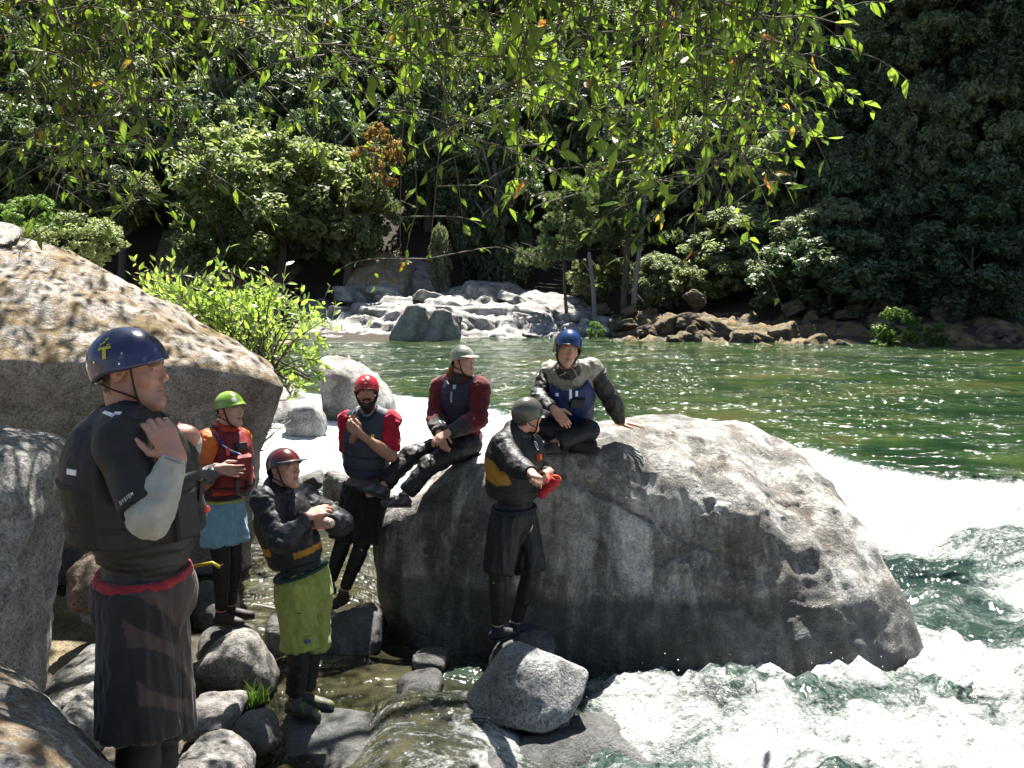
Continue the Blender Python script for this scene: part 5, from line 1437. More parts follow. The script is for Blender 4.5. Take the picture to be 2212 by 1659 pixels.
E.shoes((0.05, 0.05, 0.052), (0.03, 0.03, 0.03), (0.13, 0.13, 0.13), pitch=(22, 5), h=.007)
def e_j(V, N):
    c = np.tile((0.13, 0.016, 0.022), (len(V), 1)); L = (V - E.J['pelvis']) @ E.TM
    c[(L[:, 2] > E.L - .02) & (np.linalg.norm(V - E.J['neck'], axis=1) < .11)] = (0.045, 0.042, 0.042)
    for q in 'RL':
        d = nrm(E.J['wr' + q] - E.J['el' + q]); t_ = (V - E.J['el' + q]) @ d
        m = (np.linalg.norm(V - E.J['el' + q] - t_[:, None] * d, axis=1) < .075) & (t_ > .12)
        c[m] = (0.045, 0.043, 0.043)
    return c
E.jacket('full', 0.055, 0.024, 0.02, e_j, M_CLOTH, folds=LOOSE)
jkt = E.last
E.vest((0.020, 0.024, 0.055), hem=0.19, thick=0.040, front=.03, arm_r=.092, neck_r=.09, mat=M_NYLON)
E.vest_band(0.24, .009, (0.02, 0.022, 0.03))
E.stick('buckle', 975, 832, (0.016, 0.010, 0.02), (0.55, 0.57, 0.6), M_METAL, E.vestm)
E.stick('reflective_strip', 968, 853, (0.008, 0.004, 0.045), (0.35, 0.38, 0.5), M_REFL, rot=-.5)
E.stick('zip_pull', 957, 912, (0.022, 0.008, 0.030), (0.7, 0.7, 0.7), M_METAL, jkt, shape='ring', off=.02)
E.helmet((0.30, 0.31, 0.255), zf=0.040, zs=0.005, zb=-0.05, rx=.096, ry=.118, rz=.108, c=(0, -.010, .024))
E.visor((0.30, 0.31, 0.26), reach=.050, half=1.15, z=.042, droop=.3, mat=M_SHELL); E.strap(y0=.028)
v = []; 
for i in range(14):
    rs = np.random.RandomState(i); a = E.hp(.07 + .01 * rs.randn(), -.05 + .02 * rs.randn(), -.05); v.append(tube([a, a + np.array((-.03 - .02 * rs.rand(), -.01, -.05)), a + np.array((-.035 - .03 * rs.rand(), -.01 + .02 * rs.randn(), -.10))], [.004, .003, .001], 4))
vv, ff = join(v); add('hair_wisps', vv, ff, M_HAIR, E.root, (0.38, 0.13, 0.035))

# ---------------- F: man in black seen from behind
F_ = Person('man in black with dark grey helmet seen from behind, one fist stretched out', at(1090, 1375, 7.1), dict(
    head=(1140, 897, 7.12), neck=(1114, 934, 7.12), pelvis=(1110, 1112, 7.14), shR=(1086, 962, 6.96), shL=(1146, 962, 7.30),
    elR=(1118, 1008, 6.72), elL=(1172, 1042, 7.30), wrR=(1148, 1022, 6.50), wrL=(1186, 1020, 7.08),
    hipR=(1092, 1140, 7.06), hipL=(1128, 1138, 7.22), knR=(1076, 1240, 7.00), knL=(1146, 1236, 7.16), anR=(1075, 1358, 7.06), anL=(1112, 1350, 7.22)),
    head=(38, -4, -4), hs=1.0, g=1.02, arm=1.05, leg=.95)
F_.toes = {'R': 30, 'L': 20}
F_.build_body({'R': F_.hand_prims('R', (.35, -.9, -.1), (-.2, -.2, -1), (.9, .1, .1), curl=1.6, thumb=.6), 'L': F_.hand_prims('L', (-.2, -.85, -.3), (-.8, .2, -.5), (0, 0, 1), curl=1.1)},
              h=0.0066, hair=(0.06, 0.035, 0.02), skin=(0.50, 0.26, 0.18))
F_.leggings((0.008, 0.008, 0.010)); F_.shoes((0.012, 0.014, 0.022), (0.012, 0.012, 0.014))
F_.shorts(frac=0.98, flare=0.032, waist=0.05, col=(0.007, 0.008, 0.010), infl=0.020, mat=M_NYLON)
F_.stick('logo_patch', 1156, 1146, (0.005, 0.003, 0.030), (0.6, 0.6, 0.6), M_REFL, F_.last)
F_.belt('belt', 0.055, (0.012, 0.014, 0.022), rad=.042, r=.014)
F_.jacket('full', 0.05, 0.018, 0.03, (0.012, 0.013, 0.016), M_NYLON, folds=((0.006, 9, (1, 1, 1.4)), (0.003, 22, (1, 1, 1))), cuff=.0)
def f_v(V, N):
    c = np.tile((0.018, 0.017, 0.017), (len(V), 1)); px, py, w = proj(V)
    c[inpoly(px, py, [(1040, 985), (1052, 988), (1078, 1008), (1098, 1030), (1106, 1048), (1070, 1050), (1046, 1030)])] = (0.40, 0.20, 0.022)
    return c
F_.vest(f_v, hem=0.145, thick=0.058, arm_r=.088, back=.04)
F_.vest_band(0.20, .010)
F_.stick('carabiner', 1164, 962, (0.012, 0.0045, 0.032), (0.75, 0.77, 0.8), M_METAL, off=.01, rot=.35, shape='ring')
F_.stick('whistle', 1169, 984, (0.013, 0.02, 0.022), (0.85, 0.14, 0.015), M_PLAST, off=.01)
F_.helmet((0.085, 0.080, 0.065), zf=0.035, zs=-0.005, zb=-0.06, rx=.100, ry=.122, rz=.112, c=(0, -.010, .022), lipc=(0.02, 0.02, 0.022)); F_.strap(y0=.03)
F_.visor((0.02, 0.024, 0.035), reach=.06, half=1.1, z=.030, droop=.2)
rb = empty('throw_bag', F_.J['wrL'] + (0.02, -.08, -.08), 'red and orange rescue rope bag held by the man in black', 'rope bag')
p = F_.J['wrL'] + np.array((.0, -.10, -.09))
f_ = Field(p - .16, p + .16, 0.006); f_.op(cap(p + (-.05, 0, -.045), p + (.035, 0, .045), .032, .036)); V, Q = f_.mesh(); V = V + vnormals(V, Q) * (0.006 * fbm(V, 16, 3))[:, None]
add('bag', V, Q, M_NYLON, rb, (0.42, 0.012, 0.02))
v, f = tube([p + np.array((.04, 0, .05)) + .034 * np.array((math.cos(t), .3 * math.sin(t * 3), math.sin(t))) for t in np.linspace(0, 5.6, 26)], .010, 7); add('rope', v, f, M_STRAP, rb, (0.75, 0.09, 0.02))

# ---------------- G: seated man, blue helmet
G_ = Person('man in blue helmet and tan top sitting on the boulder leaning on one hand', at(1230, 965, 8.02), dict(
    head=(1226, 752, 7.68), neck=(1228, 797, 7.80), pelvis=(1232, 925, 8.20), shR=(1189, 803, 7.96), shL=(1277, 797, 7.86),
    elR=(1160, 862, 7.80), elL=(1320, 862, 7.92), wrR=(1196, 884, 7.52), wrL=(1340, 912, 7.96),
    hipR=(1212, 932, 8.14), hipL=(1256, 932, 8.12), knR=(1166, 925, 7.74), knL=(1272, 930, 7.72), anR=(1248, 955, 7.66), anL=(1196, 960, 7.60)),
    head=(-78, -8, 14), hs=1.08, g=1.05, arm=0.98, leg=1.0)
G_.toes = {'R': -20, 'L': 200}
G_.build_body({'R': G_.hand_prims('R', (.55, -.4, -.6), (.1, .9, -.4), (.5, -.6, .5), curl=.45, thumb=.1), 'L': G_.hand_prims('L', (.97, -.15, -.12), (0, 0, -1), (.0, -1, 0), curl=.12, thumb=.0, spread=.15)},
              h=0.0066, hair=(0.05, 0.03, 0.02), skin=(0.48, 0.25, 0.17), eyes='squint')
G_.leggings((0.010, 0.010, 0.012), loose=.02, mat=M_NYLON, name='trousers', folds=((0.010, 7, (1, 1, 1)),)); G_.shoes((0.02, 0.02, 0.02), h=.008)
def g_j(V, N):
    c = np.tile((0.27, 0.25, 0.21), (len(V), 1)); L = (V - G_.J['pelvis']) @ G_.TM
    m = G_.near_(V, ('armR', 'foreR', 'armL', 'foreL', 'forebR', 'forebL')) < G_.near_(V, ('chest', 'belly', 'shldR', 'shldL', 'trapR', 'trapL')) - 0.004
    c[m] = (0.016, 0.015, 0.016)
    c[(np.linalg.norm(V - G_.J['neck'], axis=1) < .105) & (L[:, 2] > G_.L - .03)] = (0.03, 0.03, 0.03)
    return c
G_.jacket('full', 0.04, 0.016, 0.02, g_j, M_NYLON, folds=LOOSE)
jkt = G_.last
G_.vest((0.010, 0.022, 0.10), hem=0.14, thick=0.050, front=.05, arm_r=.115, neck_r=.15, mat=M_NYLON)
G_.vest_band(0.17, .010)
for px, py, hh in ((1230, 860, .045), (1252, 854, .022), (1195, 852, .012)): G_.stick('reflective_strip', px, py, (0.010, 0.012, hh), (0.8, 0.84, 0.95), M_REFL)
G_.stick('whistle', 1207, 822, (0.013, 0.016, 0.022), (0.8, 0.05, 0.03), M_PLAST, off=.012)
G_.stick('pocket', 1245, 878, (0.06, 0.03, 0.035), (0.015, 0.015, 0.018), M_NEO)
for a, b in (((1224, 790), (1206, 814)), ((1233, 792), (1252, 818))):
    v, f = tube(surf_path(G_, [a, ((a[0] + b[0]) / 2, (a[1] + b[1]) / 2), b], .01, [G_.vestm, jkt]), .008, 6, .5); add('shoulder_strap', v, f, M_STRAP, G_.vestm[2], (0.34, 0.32, 0.27))
# white emblem on the sleeve: a hook and a small block of letters
p, n, o = G_.find(1311, 799, jkt); sr = nrm(np.array((.8, 0, .6)))
up = np.cross(n, sr); up = up if up[2] > 0 else -up
v, f = tube([p + n * .004 + .013 * (sr * math.cos(t) + up * math.sin(t)) for t in np.linspace(3.0, 6.2, 12)], [.001 + .0045 * math.sin(i / 11 * math.pi) for i in range(12)], 6, .5, n)
add('emblem', v, f, M_REFL, o, (0.6, 0.58, 0.52))
letters('DX', p + n * .004 + sr * .016 - up * .004, n, sr, .016, (0.6, 0.58, 0.52), o, gap=.8)
def g_h(C, lc, m): C[:m] = np.array((0.012, 0.040, 0.155)) * (1 + .3 * fbm(lc, 18, 3, 2)[:m])[:, None]
G_.helmet((0.012, 0.04, 0.155), zf=0.044, zs=-0.005, zb=-0.055, rx=.096, ry=.116, rz=.112, c=(0, -.010, .024), colfn=g_h, ears=0.04, lipc=(0.012, 0.012, 0.015)); G_.strap(y0=.03)
# ------------------------------------------------------------------ vegetation
def mat_leaf(name, c0, c1, c2=None, trans=0.55, rough=0.45, spec=0.5, tcol=None):
    m, nt, p, out = newmat(name); b = NB(nt)
    g = b.n('ShaderNodeNewGeometry')
    stops = [(0.0, c0), (0.75, c1)] + ([(0.97, c1), (1.0, c2)] if c2 else [])
    c = b.ramp(g.outputs['Random Per Island'], stops)
    oi = b.n('ShaderNodeObjectInfo')
    hsv = b.n('ShaderNodeHueSaturation'); b.l(c, hsv.inputs['Color'])
    b.l(b.math('ADD', 0.8, b.math('MULTIPLY', oi.outputs['Random'], 0.4)), hsv.inputs['Value'])
    b.l(hsv.outputs[0], p.inputs['Base Color'])
    p.inputs['Roughness'].default_value = rough; p.inputs['Specular IOR Level'].default_value = spec
    t = b.n('ShaderNodeBsdfTranslucent')
    tc = b.mix(1.0, hsv.outputs[0], tcol or (1.25, 1.35, 0.85), 'MULTIPLY')
    b.l(tc, t.inputs['Color'])
    mx = b.n('ShaderNodeMixShader'); mx.inputs[0].default_value = trans
    b.l(p.outputs[0], mx.inputs[1]); b.l(t.outputs[0], mx.inputs[2]); b.l(mx.outputs[0], out.inputs['Surface'])
    return m
def mat_bark(name, c0, c1, sc=14):
    m, nt, p, out = newmat(name); b = NB(nt); oc = b.tc()
    n = b.noise(b.mapping(oc, (1, 1, 0.25)), sc, 6, 0.7)
    b.l(b.mix(n, c0, c1), p.inputs['Base Color']); b.l(b.bump(n, 0.8, 0.02), p.inputs['Normal']); p.inputs['Roughness'].default_value = 0.9
    return m
ML = {'oak': mat_leaf('oak_leaves', (0.09, 0.125, 0.055), (0.24, 0.27, 0.13)), 'grey': mat_leaf('grey_green_leaves', (0.11, 0.145, 0.09), (0.26, 0.29, 0.19)),
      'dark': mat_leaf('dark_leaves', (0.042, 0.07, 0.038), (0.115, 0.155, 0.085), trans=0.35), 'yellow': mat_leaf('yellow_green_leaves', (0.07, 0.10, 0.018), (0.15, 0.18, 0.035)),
      'rust': mat_leaf('rusty_leaves', (0.15, 0.105, 0.035), (0.28, 0.20, 0.075), tcol=(1.2, 1.05, 0.7)), 'bright': mat_leaf('fresh_leaves', (0.07, 0.13, 0.022), (0.15, 0.24, 0.045), trans=0.4),
      'pine': mat_leaf('pine_needles', (0.07, 0.11, 0.05), (0.16, 0.20, 0.09), trans=0.3)}
M_BARK = mat_bark('dark_bark', (0.05, 0.042, 0.035), (0.13, 0.11, 0.09)); M_BARKL = mat_bark('grey_bark', (0.12, 0.11, 0.10), (0.28, 0.265, 0.24))
def leaf_quads(C, N, size, rs, asp=0.5):
    """diamond leaves at centres C roughly facing N"""
    n = len(C)
    t = rs.normal(size=(n, 3)); t -= N * (t * N).sum(1)[:, None]; t /= np.linalg.norm(t, axis=1)[:, None] + 1e-9
    b = np.cross(N, t)
    s = size * (0.6 + 0.8 * rs.rand(n))[:, None]
    V = np.stack([C - t * s, C + b * s * asp + N * s * 0.12, C + t * s, C - b * s * asp + N * s * 0.12], 1).reshape(-1, 3)
    return V, np.arange(4 * n).reshape(n, 4)
def crown(seed, mat, n=11000, lobes=22, leaf=0.042, tall=0.8, cone=0.0, droop=0.0):
    """crown of unit radius: many leaf-sized faces in clumps on clumps"""
    rs = np.random.RandomState(seed)
    Cc = []; Rr = []
    for i in range(lobes):
        d = rs.normal(size=3); d /= np.linalg.norm(d)
        z = d[2] * 0.8
        sh = (1 - cone * (0.5 + 0.5 * z))
        Cc.append(np.array((d[0] * .66 * sh, d[1] * .66 * sh, z * tall))); Rr.append(rs.uniform(.24, .42) * (1 - .5 * cone * (0.5 + 0.5 * z)))
    Cc = np.array(Cc); Rr = np.array(Rr)
    # sub-clumps on each lobe
    sub = []
    for i in range(lobes):
        for k in range(9):
            d = rs.normal(size=3); d /= np.linalg.norm(d); d[2] = abs(d[2]) * 0.9 - 0.25
            sub.append((Cc[i] + d * Rr[i] * rs.uniform(.75, 1.05), Rr[i] * rs.uniform(.22, .42)))
    pick = rs.randint(0, len(sub), n)
    sc = np.array([q[0] for q in sub])[pick]; sr = np.array([q[1] for q in sub])[pick]
    d = rs.normal(size=(n, 3)); d /= np.linalg.norm(d, axis=1)[:, None]
    P = sc + d * (sr * rs.rand(n) ** 0.45)[:, None]
    if droop: P[:, 2] -= droop * (P[:, 0] ** 2 + P[:, 1] ** 2)
    N = d + 0.8 * rs.normal(size=(n, 3)) + (0, 0, 0.6); N /= np.linalg.norm(N, axis=1)[:, None]
    V, Q = leaf_quads(P, N, leaf, rs)
    return mesh_data('crown', V, Q, mat, smooth=False)
def trunk_mesh(seed, mat, limbs=5):
    rs = np.random.RandomState(seed); parts = []
    z = np.linspace(0, 1, 8)
    base = np.stack([0.05 * np.sin(z * 3 + seed), 0.05 * np.cos(z * 2.3 + seed), z], 1); base -= base[0]
    parts.append(tube(base, 0.055 * (1.15 - 0.75 * z), 8))
    for i in range(limbs):
        t = rs.uniform(.45, .95); a = rs.uniform(0, 6.28); p = np.array([np.interp(t, z, base[:, q]) for q in range(3)]); d = np.array((math.cos(a), math.sin(a), rs.uniform(.4, 1)))
        parts.append(tube([p, p + d * .14, p + d * .3 + (0, 0, .06)], [.026 * (1.2 - .7 * t), .018 * (1.2 - .7 * t), .006], 6))
    v, f = join(parts)
    return mesh_data('trunk', v, f, mat)
CR = {k: [crown(i * 10 + j, ML[k], n, lb, lf, tl, cn) for j in range(nv)] for i, (k, nv, n, lb, lf, tl, cn) in enumerate(
    [('oak', 3, 20000, 30, .036, .72, 0), ('grey', 3, 20000, 30, .036, .9, .15), ('dark', 3, 13000, 26, .044, .95, .1), ('yellow', 1, 9000, 20, .04, .8, 0), ('rust', 1, 8000, 18, .042, .9, .1), ('bright', 1, 8000, 18, .045, .85, 0)])}
CR['cone'] = [crown(91, ML['dark'], 13000, 34, .036, 1.0, .75)]
TR = [trunk_mesh(i, M_BARK) for i in range(4)]
cnt_ = [0]; FILL = []
def fill_label(px, py, kind):
    z = ('above the mossy boulder', 'above the yellow bushes', 'behind the large round oak', 'above the rusty bush', 'behind the conical evergreen', 'above the pines', 'above the broad grey green tree', 'above the right bank boulders', 'above the waterline willow bush', 'above the right end of the bank')[int(np.searchsorted((230, 420, 700, 900, 1150, 1400, 1720, 1900, 2080), px))]
    h_ = 'the left part of' if int(px // 90) % 2 else 'the right part of'
    lv = 'at the top of the picture' if py < 60 else 'high on the slope' if py < 200 else 'half way up the slope' if py < 340 else 'low on the slope'
    return {'dark': 'dark', 'oak': 'green', 'grey': 'grey green'}[kind] + ' leafy tree ' + lv + ', ' + z
def hill_hit(px, py):
    ys = np.arange(36, 140, .5); k = at(px, py, 1.0) - CAMP
    z = CAMP[2] + k[2] * ys; h = hill_h(k[0] * ys, ys)
    m = h >= z
    return ys[np.argmax(m)] if m.any() else 140.0
def tree(px, py, Y, wpx, hpx, kind, label, group=None, name='tree', cat='tree', trunk=True, rot=None, dep=1.0):
    """tree whose crown is centred on the given reading of the photo at depth Y"""
    if Y > 38: Y = max(36.5, min(Y, hill_hit(px, py + .3 * hpx) - wpx * .25 * Y / 2200))
    c = at(px, py, Y); s = wpx / 2 * Y / 2200; hz = hpx / 2 * Y / 2200
    cnt_[0] += 1; i = cnt_[0]
    gz = float(hill_h(np.array([c[0]]), np.array([c[1]]))[0]) if Y > 30 else c[2] - hz
    zb = min(gz, c[2] - hz * .8)
    root = empty(name, (c[0], c[1], zb), label, cat, group)
    ms = CR[kind]
    o = bpy.data.objects.new('crown', ms[i % len(ms)]); COL.objects.link(o); o.parent = root
    o.location = (0, 0, c[2] - zb); o.scale = (s, s * dep, hz / 0.85); o.rotation_euler = (0, 0, rot if rot is not None else i * 2.1)
    if trunk:
        t = bpy.data.objects.new('trunk', TR[i % 4]); COL.objects.link(t); t.parent = root
        hgt = c[2] - zb + hz * .5
        t.scale = (max(1.4, min(hgt, 6) * .75),) * 2 + (hgt,); t.rotation_euler = (0, 0, i)
    return root
tree(600, 425, 46, 470, 330, 'oak', 'large round green oak with sunlit top above the shaded cliff')
tree(745, 470, 45, 230, 250, 'oak', 'smaller rounded oak joined to the right side of the large round oak')
tree(480, 520, 44.5, 240, 170, 'oak', 'low leafy bush spreading under the left side of the large round oak', name='bush', cat='bush')
tree(560, 225, 60, 330, 330, 'grey', 'tall pale grey green tree behind the large round oak')
tree(690, 160, 64, 230, 260, 'grey', 'pale olive tree behind hanging twigs at the top left of centre')
tree(480, 190, 62, 150, 210, 'grey', 'narrow grey green tree at the left end of the pale tree group')
tree(395, 320, 56, 130, 150, 'yellow', 'yellow green bush between the left trees and the large oak', name='bush', cat='bush')
tree(300, 345, 54, 120, 90, 'yellow', 'low yellow bush with pinkish tips left of centre', name='bush', cat='bush')
tree(200, 300, 50, 260, 330, 'oak', 'sunlit green tree on the left behind the hanging leaves')
tree(80, 380, 48, 250, 300, 'oak', 'leafy tree at the far left above the mossy boulder')
tree(255, 430, 47, 190, 160, 'oak', 'light green bush left of the shaded cliff', name='bush', cat='bush')
tree(60, 120, 60, 220, 240, 'grey', 'grey green tree in the upper left corner')
tree(820, 345, 44.5, 120, 150, 'rust', 'rust coloured bush with bronze leaves right of the large oak', name='bush', cat='bush', trunk=False)
tree(760, 305, 56, 120, 70, 'rust', 'small rusty bush behind the large oak', name='bush', cat='bush')
tree(1075, 440, 46, 220, 360, 'cone', 'tall dark conical evergreen at the centre of the far bank')
tree(1010, 420, 48, 110, 230, 'grey', 'slim grey green tree on the left flank of the dark conical evergreen')
tree(1130, 280, 52, 260, 220, 'oak', 'sunlit leafy tree behind the dark conical evergreen')
tree(960, 330, 53, 160, 190, 'oak', 'mid green tree between the rusty bush and the evergreen')
tree(950, 560, 44, 60, 130, 'grey', 'small grey green sapling beside the mossy dome', name='sapling', cat='sapling')
tree(1620, 380, 47, 280, 260, 'grey', 'broad grey green tree with sunlit crown right of the pines')
tree(1520, 420, 48, 230, 320, 'grey', 'tall grey green tree close behind the second pine')
tree(1600, 540, 45, 330, 170, 'grey', 'low spreading grey green tree above the right bank rocks')
tree(1440, 300, 52, 220, 230, 'oak', 'green tree top behind the pines')
tree(1300, 330, 52, 200, 260, 'oak', 'green tree behind the two young pines')
tree(1820, 150, 56, 330, 400, 'grey', 'large dim grey green tree at the upper right')
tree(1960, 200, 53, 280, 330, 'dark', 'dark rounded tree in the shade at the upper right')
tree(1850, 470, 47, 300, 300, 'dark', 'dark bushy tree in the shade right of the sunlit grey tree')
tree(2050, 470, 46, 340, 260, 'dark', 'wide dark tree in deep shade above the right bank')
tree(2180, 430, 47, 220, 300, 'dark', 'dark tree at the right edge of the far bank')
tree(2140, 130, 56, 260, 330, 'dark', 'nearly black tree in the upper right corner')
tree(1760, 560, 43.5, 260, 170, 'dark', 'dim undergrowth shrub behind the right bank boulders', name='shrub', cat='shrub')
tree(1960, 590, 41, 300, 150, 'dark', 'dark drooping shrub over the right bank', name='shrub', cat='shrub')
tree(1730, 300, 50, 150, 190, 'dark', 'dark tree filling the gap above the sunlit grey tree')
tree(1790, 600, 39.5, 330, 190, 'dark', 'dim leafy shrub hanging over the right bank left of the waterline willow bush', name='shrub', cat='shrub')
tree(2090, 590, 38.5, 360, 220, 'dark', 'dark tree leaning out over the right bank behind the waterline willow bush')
for q_, (px, py, Y, w, k) in enumerate(((1300, 600, 43.5, 150, 'oak'), (1420, 610, 42.5, 170, 'grey'), (1530, 600, 42, 170, 'oak'), (1650, 615, 41, 180, 'grey'))):
    tree(px, py, Y, w, 110, k, ('first', 'second', 'third', 'fourth')[q_] + ' low shrub, counted from the left, along the far bank behind the pine trunks', 'undergrowth along the far bank', name='shrub', cat='shrub', trunk=False)
tree(1940, 712, 33.6, 110, 100, 'bright', 'bright green willow bush growing at the waterline on the right', name='bush', cat='bush', trunk=False)
tree(2020, 728, 33.6, 60, 66, 'bright', 'small bright bush beside the waterline willow bush', name='bush', cat='bush', trunk=False)
tree(1915, 745, 33.3, 70, 30, 'bright', 'low green tuft at the foot of the waterline willow bush', name='bush', cat='bush', trunk=False)
tree(1288, 715, 35.6, 44, 44, 'bright', 'little green plant at the waterline under the broken trunk', name='plant', cat='plant', trunk=False)
tree(150, 525, 13.5, 230, 150, 'oak', 'green bush right behind the upper left end of the mossy boulder', name='bush', cat='bush', trunk=False)
tree(70, 470, 15, 140, 100, 'bright', 'bright leafy bush at the left edge above the mossy boulder', name='bush', cat='bush', trunk=False)
rs = np.random.RandomState(12)
k = 0
for Y in (50, 58):
    for px in np.arange(-150, 2400, 150 if Y < 60 else 170):
        x = (px + rs.uniform(-50, 50) - 1106) / 2200 * Y; y = Y + rs.uniform(-3, 3)
        z = float(hill_h(np.array([x]), np.array([y]))[0]); hh = rs.uniform(3.2, 5.2)
        P_ = np.array((x, y, z + hh * .8)); qx, qy, _ = proj(P_[None])
        if qy[0] < -160: continue
        rt = x > 11
        if 250 < qx[0] < 1700 and 440 < qy[0]: continue
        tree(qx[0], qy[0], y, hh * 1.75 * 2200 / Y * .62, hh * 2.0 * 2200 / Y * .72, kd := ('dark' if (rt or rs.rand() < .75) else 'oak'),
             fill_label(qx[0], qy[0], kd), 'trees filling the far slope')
for py in (-60, 60, 170, 290, 400, 500):
    for px in np.arange(1780, 2380, 150):
        qx, qy = px + rs.uniform(-50, 50) + (py % 3) * 20, py + rs.uniform(-40, 40)
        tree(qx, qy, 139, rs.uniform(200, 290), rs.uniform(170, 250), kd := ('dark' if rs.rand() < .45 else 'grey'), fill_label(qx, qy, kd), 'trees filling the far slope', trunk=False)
for py in (-70, 40, 150, 260, 360):
    for px in np.arange(-60, 1760, 165):
        qx, qy = px + rs.uniform(-50, 50) + (py % 3) * 20, py + rs.uniform(-40, 40)
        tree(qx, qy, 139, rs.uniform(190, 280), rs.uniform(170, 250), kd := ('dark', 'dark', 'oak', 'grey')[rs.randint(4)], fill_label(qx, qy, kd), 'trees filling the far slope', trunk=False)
# pines
def pine(px, pyb, pyt, Y, wpx, label, seed, bare=0.35, trunk_r=0.10, dense=1.0, mat=M_BARK):
    rs = np.random.RandomState(seed)
    b = at(px, pyb, Y); t = at(px, pyt, Y); H = t[2] - b[2]; W = wpx / 2 * Y / 2200
    root = empty('pine_tree', b, label, 'pine tree')
    z = np.linspace(0, 1, 10); pts = b + np.stack([0.12 * np.sin(z * 4 + seed), 0 * z, z * H], 1)
    v, f = tube(pts, trunk_r * (1.1 - .9 * z), 8); add('trunk', v, f, mat, root)
    TC = []; TN = []; brs = []
    n = int(34 * dense)
    for i in range(n):
        q = bare + (1 - bare) * (i / n) ** 0.9; a = rs.rand() * 6.28; L = W * (1.05 - .8 * ((q - bare) / (1 - bare)) ** 1.3) * rs.uniform(.6, 1.05) + .15
        p = b + np.array((0, 0, q * H)); d = np.array((math.cos(a), math.sin(a), .25))
        e = p + d * L; brs.append(tube([p, p + d * L * .55 - (0, 0, .05), e], [.025, .015, .006], 5))
        for w in (0.55, .8, 1.0):
            for r in range(4):
                c = p + d * L * w + rs.normal(size=3) * (.16, .16, .09); TC.append(c); TN.append(nrm(d + (0, 0, .8)))
    for i in range(6):
        q = rs.uniform(bare * .5, bare); a = rs.rand() * 6.28; p = b + np.array((0, 0, q * H)); d = np.array((math.cos(a), math.sin(a), -.05))
        brs.append(tube([p, p + d * .5, p + d * W * .8 + (0, 0, .1)], [.02, .012, .004], 5))
    v, f = join(brs); o = add('branches', v, f, mat, root); o['kind'] = 'stuff'
    TC = np.array(TC); m = 70
    C = np.repeat(TC, m, 0); d = rs.normal(size=(len(C), 3)) + np.repeat(np.array(TN), m, 0) * 1.1; d /= np.linalg.norm(d, axis=1)[:, None]
    L = .20 * (0.7 + .5 * rs.rand(len(C)))[:, None]
    sd = np.cross(d, rs.normal(size=d.shape)); sd /= np.linalg.norm(sd, axis=1)[:, None] + 1e-9
    V = np.stack([C - sd * .012, C + sd * .012, C + d * L + sd * .006, C + d * L - sd * .006], 1).reshape(-1, 3)
    o = add('crown', V, np.arange(len(V)).reshape(-1, 4), ML['pine'], root, smooth=False)
pine(1224, 690, 392, 41, 165, 'young pine with feathery tufts and a bare lower trunk at centre', 3, .36, .07)
pine(1352, 705, 240, 42, 190, 'taller pine with thick dark trunk right of the young pine', 5, .33, .15, 1.5)
pine(1300, 560, 380, 43.5, 110, 'slender pine with light needles between the two larger pines', 8, .15, .06)
def bare_trunk(pts, r0, r1, label, name='dead_tree', cat='dead tree', mat=M_BARKL, twigs=0, seed=1):
    rs = np.random.RandomState(seed); P = smooth_path([at(*p) for p in pts], 14)
    parts = [tube(P, np.linspace(r0, r1, len(P)), 8)]
    for i in range(twigs):
        k = rs.randint(3, len(P) - 1); d = rs.normal(size=3) * (1, .5, .7) + (0, 0, -.2); d = nrm(d) * rs.uniform(.4, 1.2)
        parts.append(tube([P[k], P[k] + d * .5 + (0, 0, .04), P[k] + d], [.022, .014, .004], 5))
    v, f = join(parts); o = add(name, v, f, mat); return tag(o, label, cat)
bare_trunk([(1364, 725, 40.5), (1372, 620, 40.7), (1388, 480, 41), (1396, 370, 41.2)], .12, .05, 'pale leaning bare trunk just right of the thick pine trunk', twigs=8)
bare_trunk([(1285, 700, 40), (1281, 620, 40.1), (1272, 545, 40.3)], .10, .07, 'short broken grey trunk standing by the water left of the thick pine', twigs=2)
bare_trunk([(1222, 528, 40.8), (1180, 530, 40.5), (1150, 545, 40.3), (1135, 560, 40)], .03, .01, 'dead curving branch with brown twigs left of the young pine', 'dead_branch', 'branch', M_BARK, 10, 3)

# ---- leafy shrub with big bright leaves behind the mossy boulder, and the tree whose branches hang over the scene
def leaf_shape(n=3, asp=0.36, fold=0.25, bend=0.25):
    V = []; F = []
    for i in range(n + 1):
        t = i / n; w = asp * 0.5 * math.sin(math.pi * min(1, t * 1.05) ** 0.85) if 0 < i < n else 0.004
        z = -bend * t * t
        V += [(-w, t, z + fold * w), (0, t, z), (w, t, z + fold * w)]
    for i in range(n):
        for q in (0, 1):
            a = i * 3 + q; F.append((a, a + 1, a + 4, a + 3))
    return np.array(V), np.array(F)
def leaf_mats():
    return mat_leaf('overhanging_leaves', (0.060, 0.10, 0.024), (0.17, 0.22, 0.055), (0.32, 0.15, 0.04), trans=0.52, rough=0.32, spec=0.5, tcol=(1.65, 1.95, 0.6)), \
           mat_leaf('shrub_leaves', (0.14, 0.20, 0.065), (0.30, 0.38, 0.14), trans=0.45, rough=0.28, spec=0.6, tcol=(1.5, 1.7, 0.6))
M_HANG, M_SHRUB = leaf_mats()
M_DRY = mat_leaf('dry_leaf', (0.30, 0.15, 0.06), (0.42, 0.24, 0.07), trans=0.35, tcol=(1.5, 1.1, 0.6))
def leaf_matrix(p, d, up, s):
    d = nrm(d); x = nrm(np.cross(d, up)); z = np.cross(x, d)
    return Matrix(((x[0] * s, d[0] * s, z[0] * s, p[0]), (x[1] * s, d[1] * s, z[1] * s, p[1]), (x[2] * s, d[2] * s, z[2] * s, p[2]), (0, 0, 0, 1)))
LV, LF = leaf_shape(3, .42)
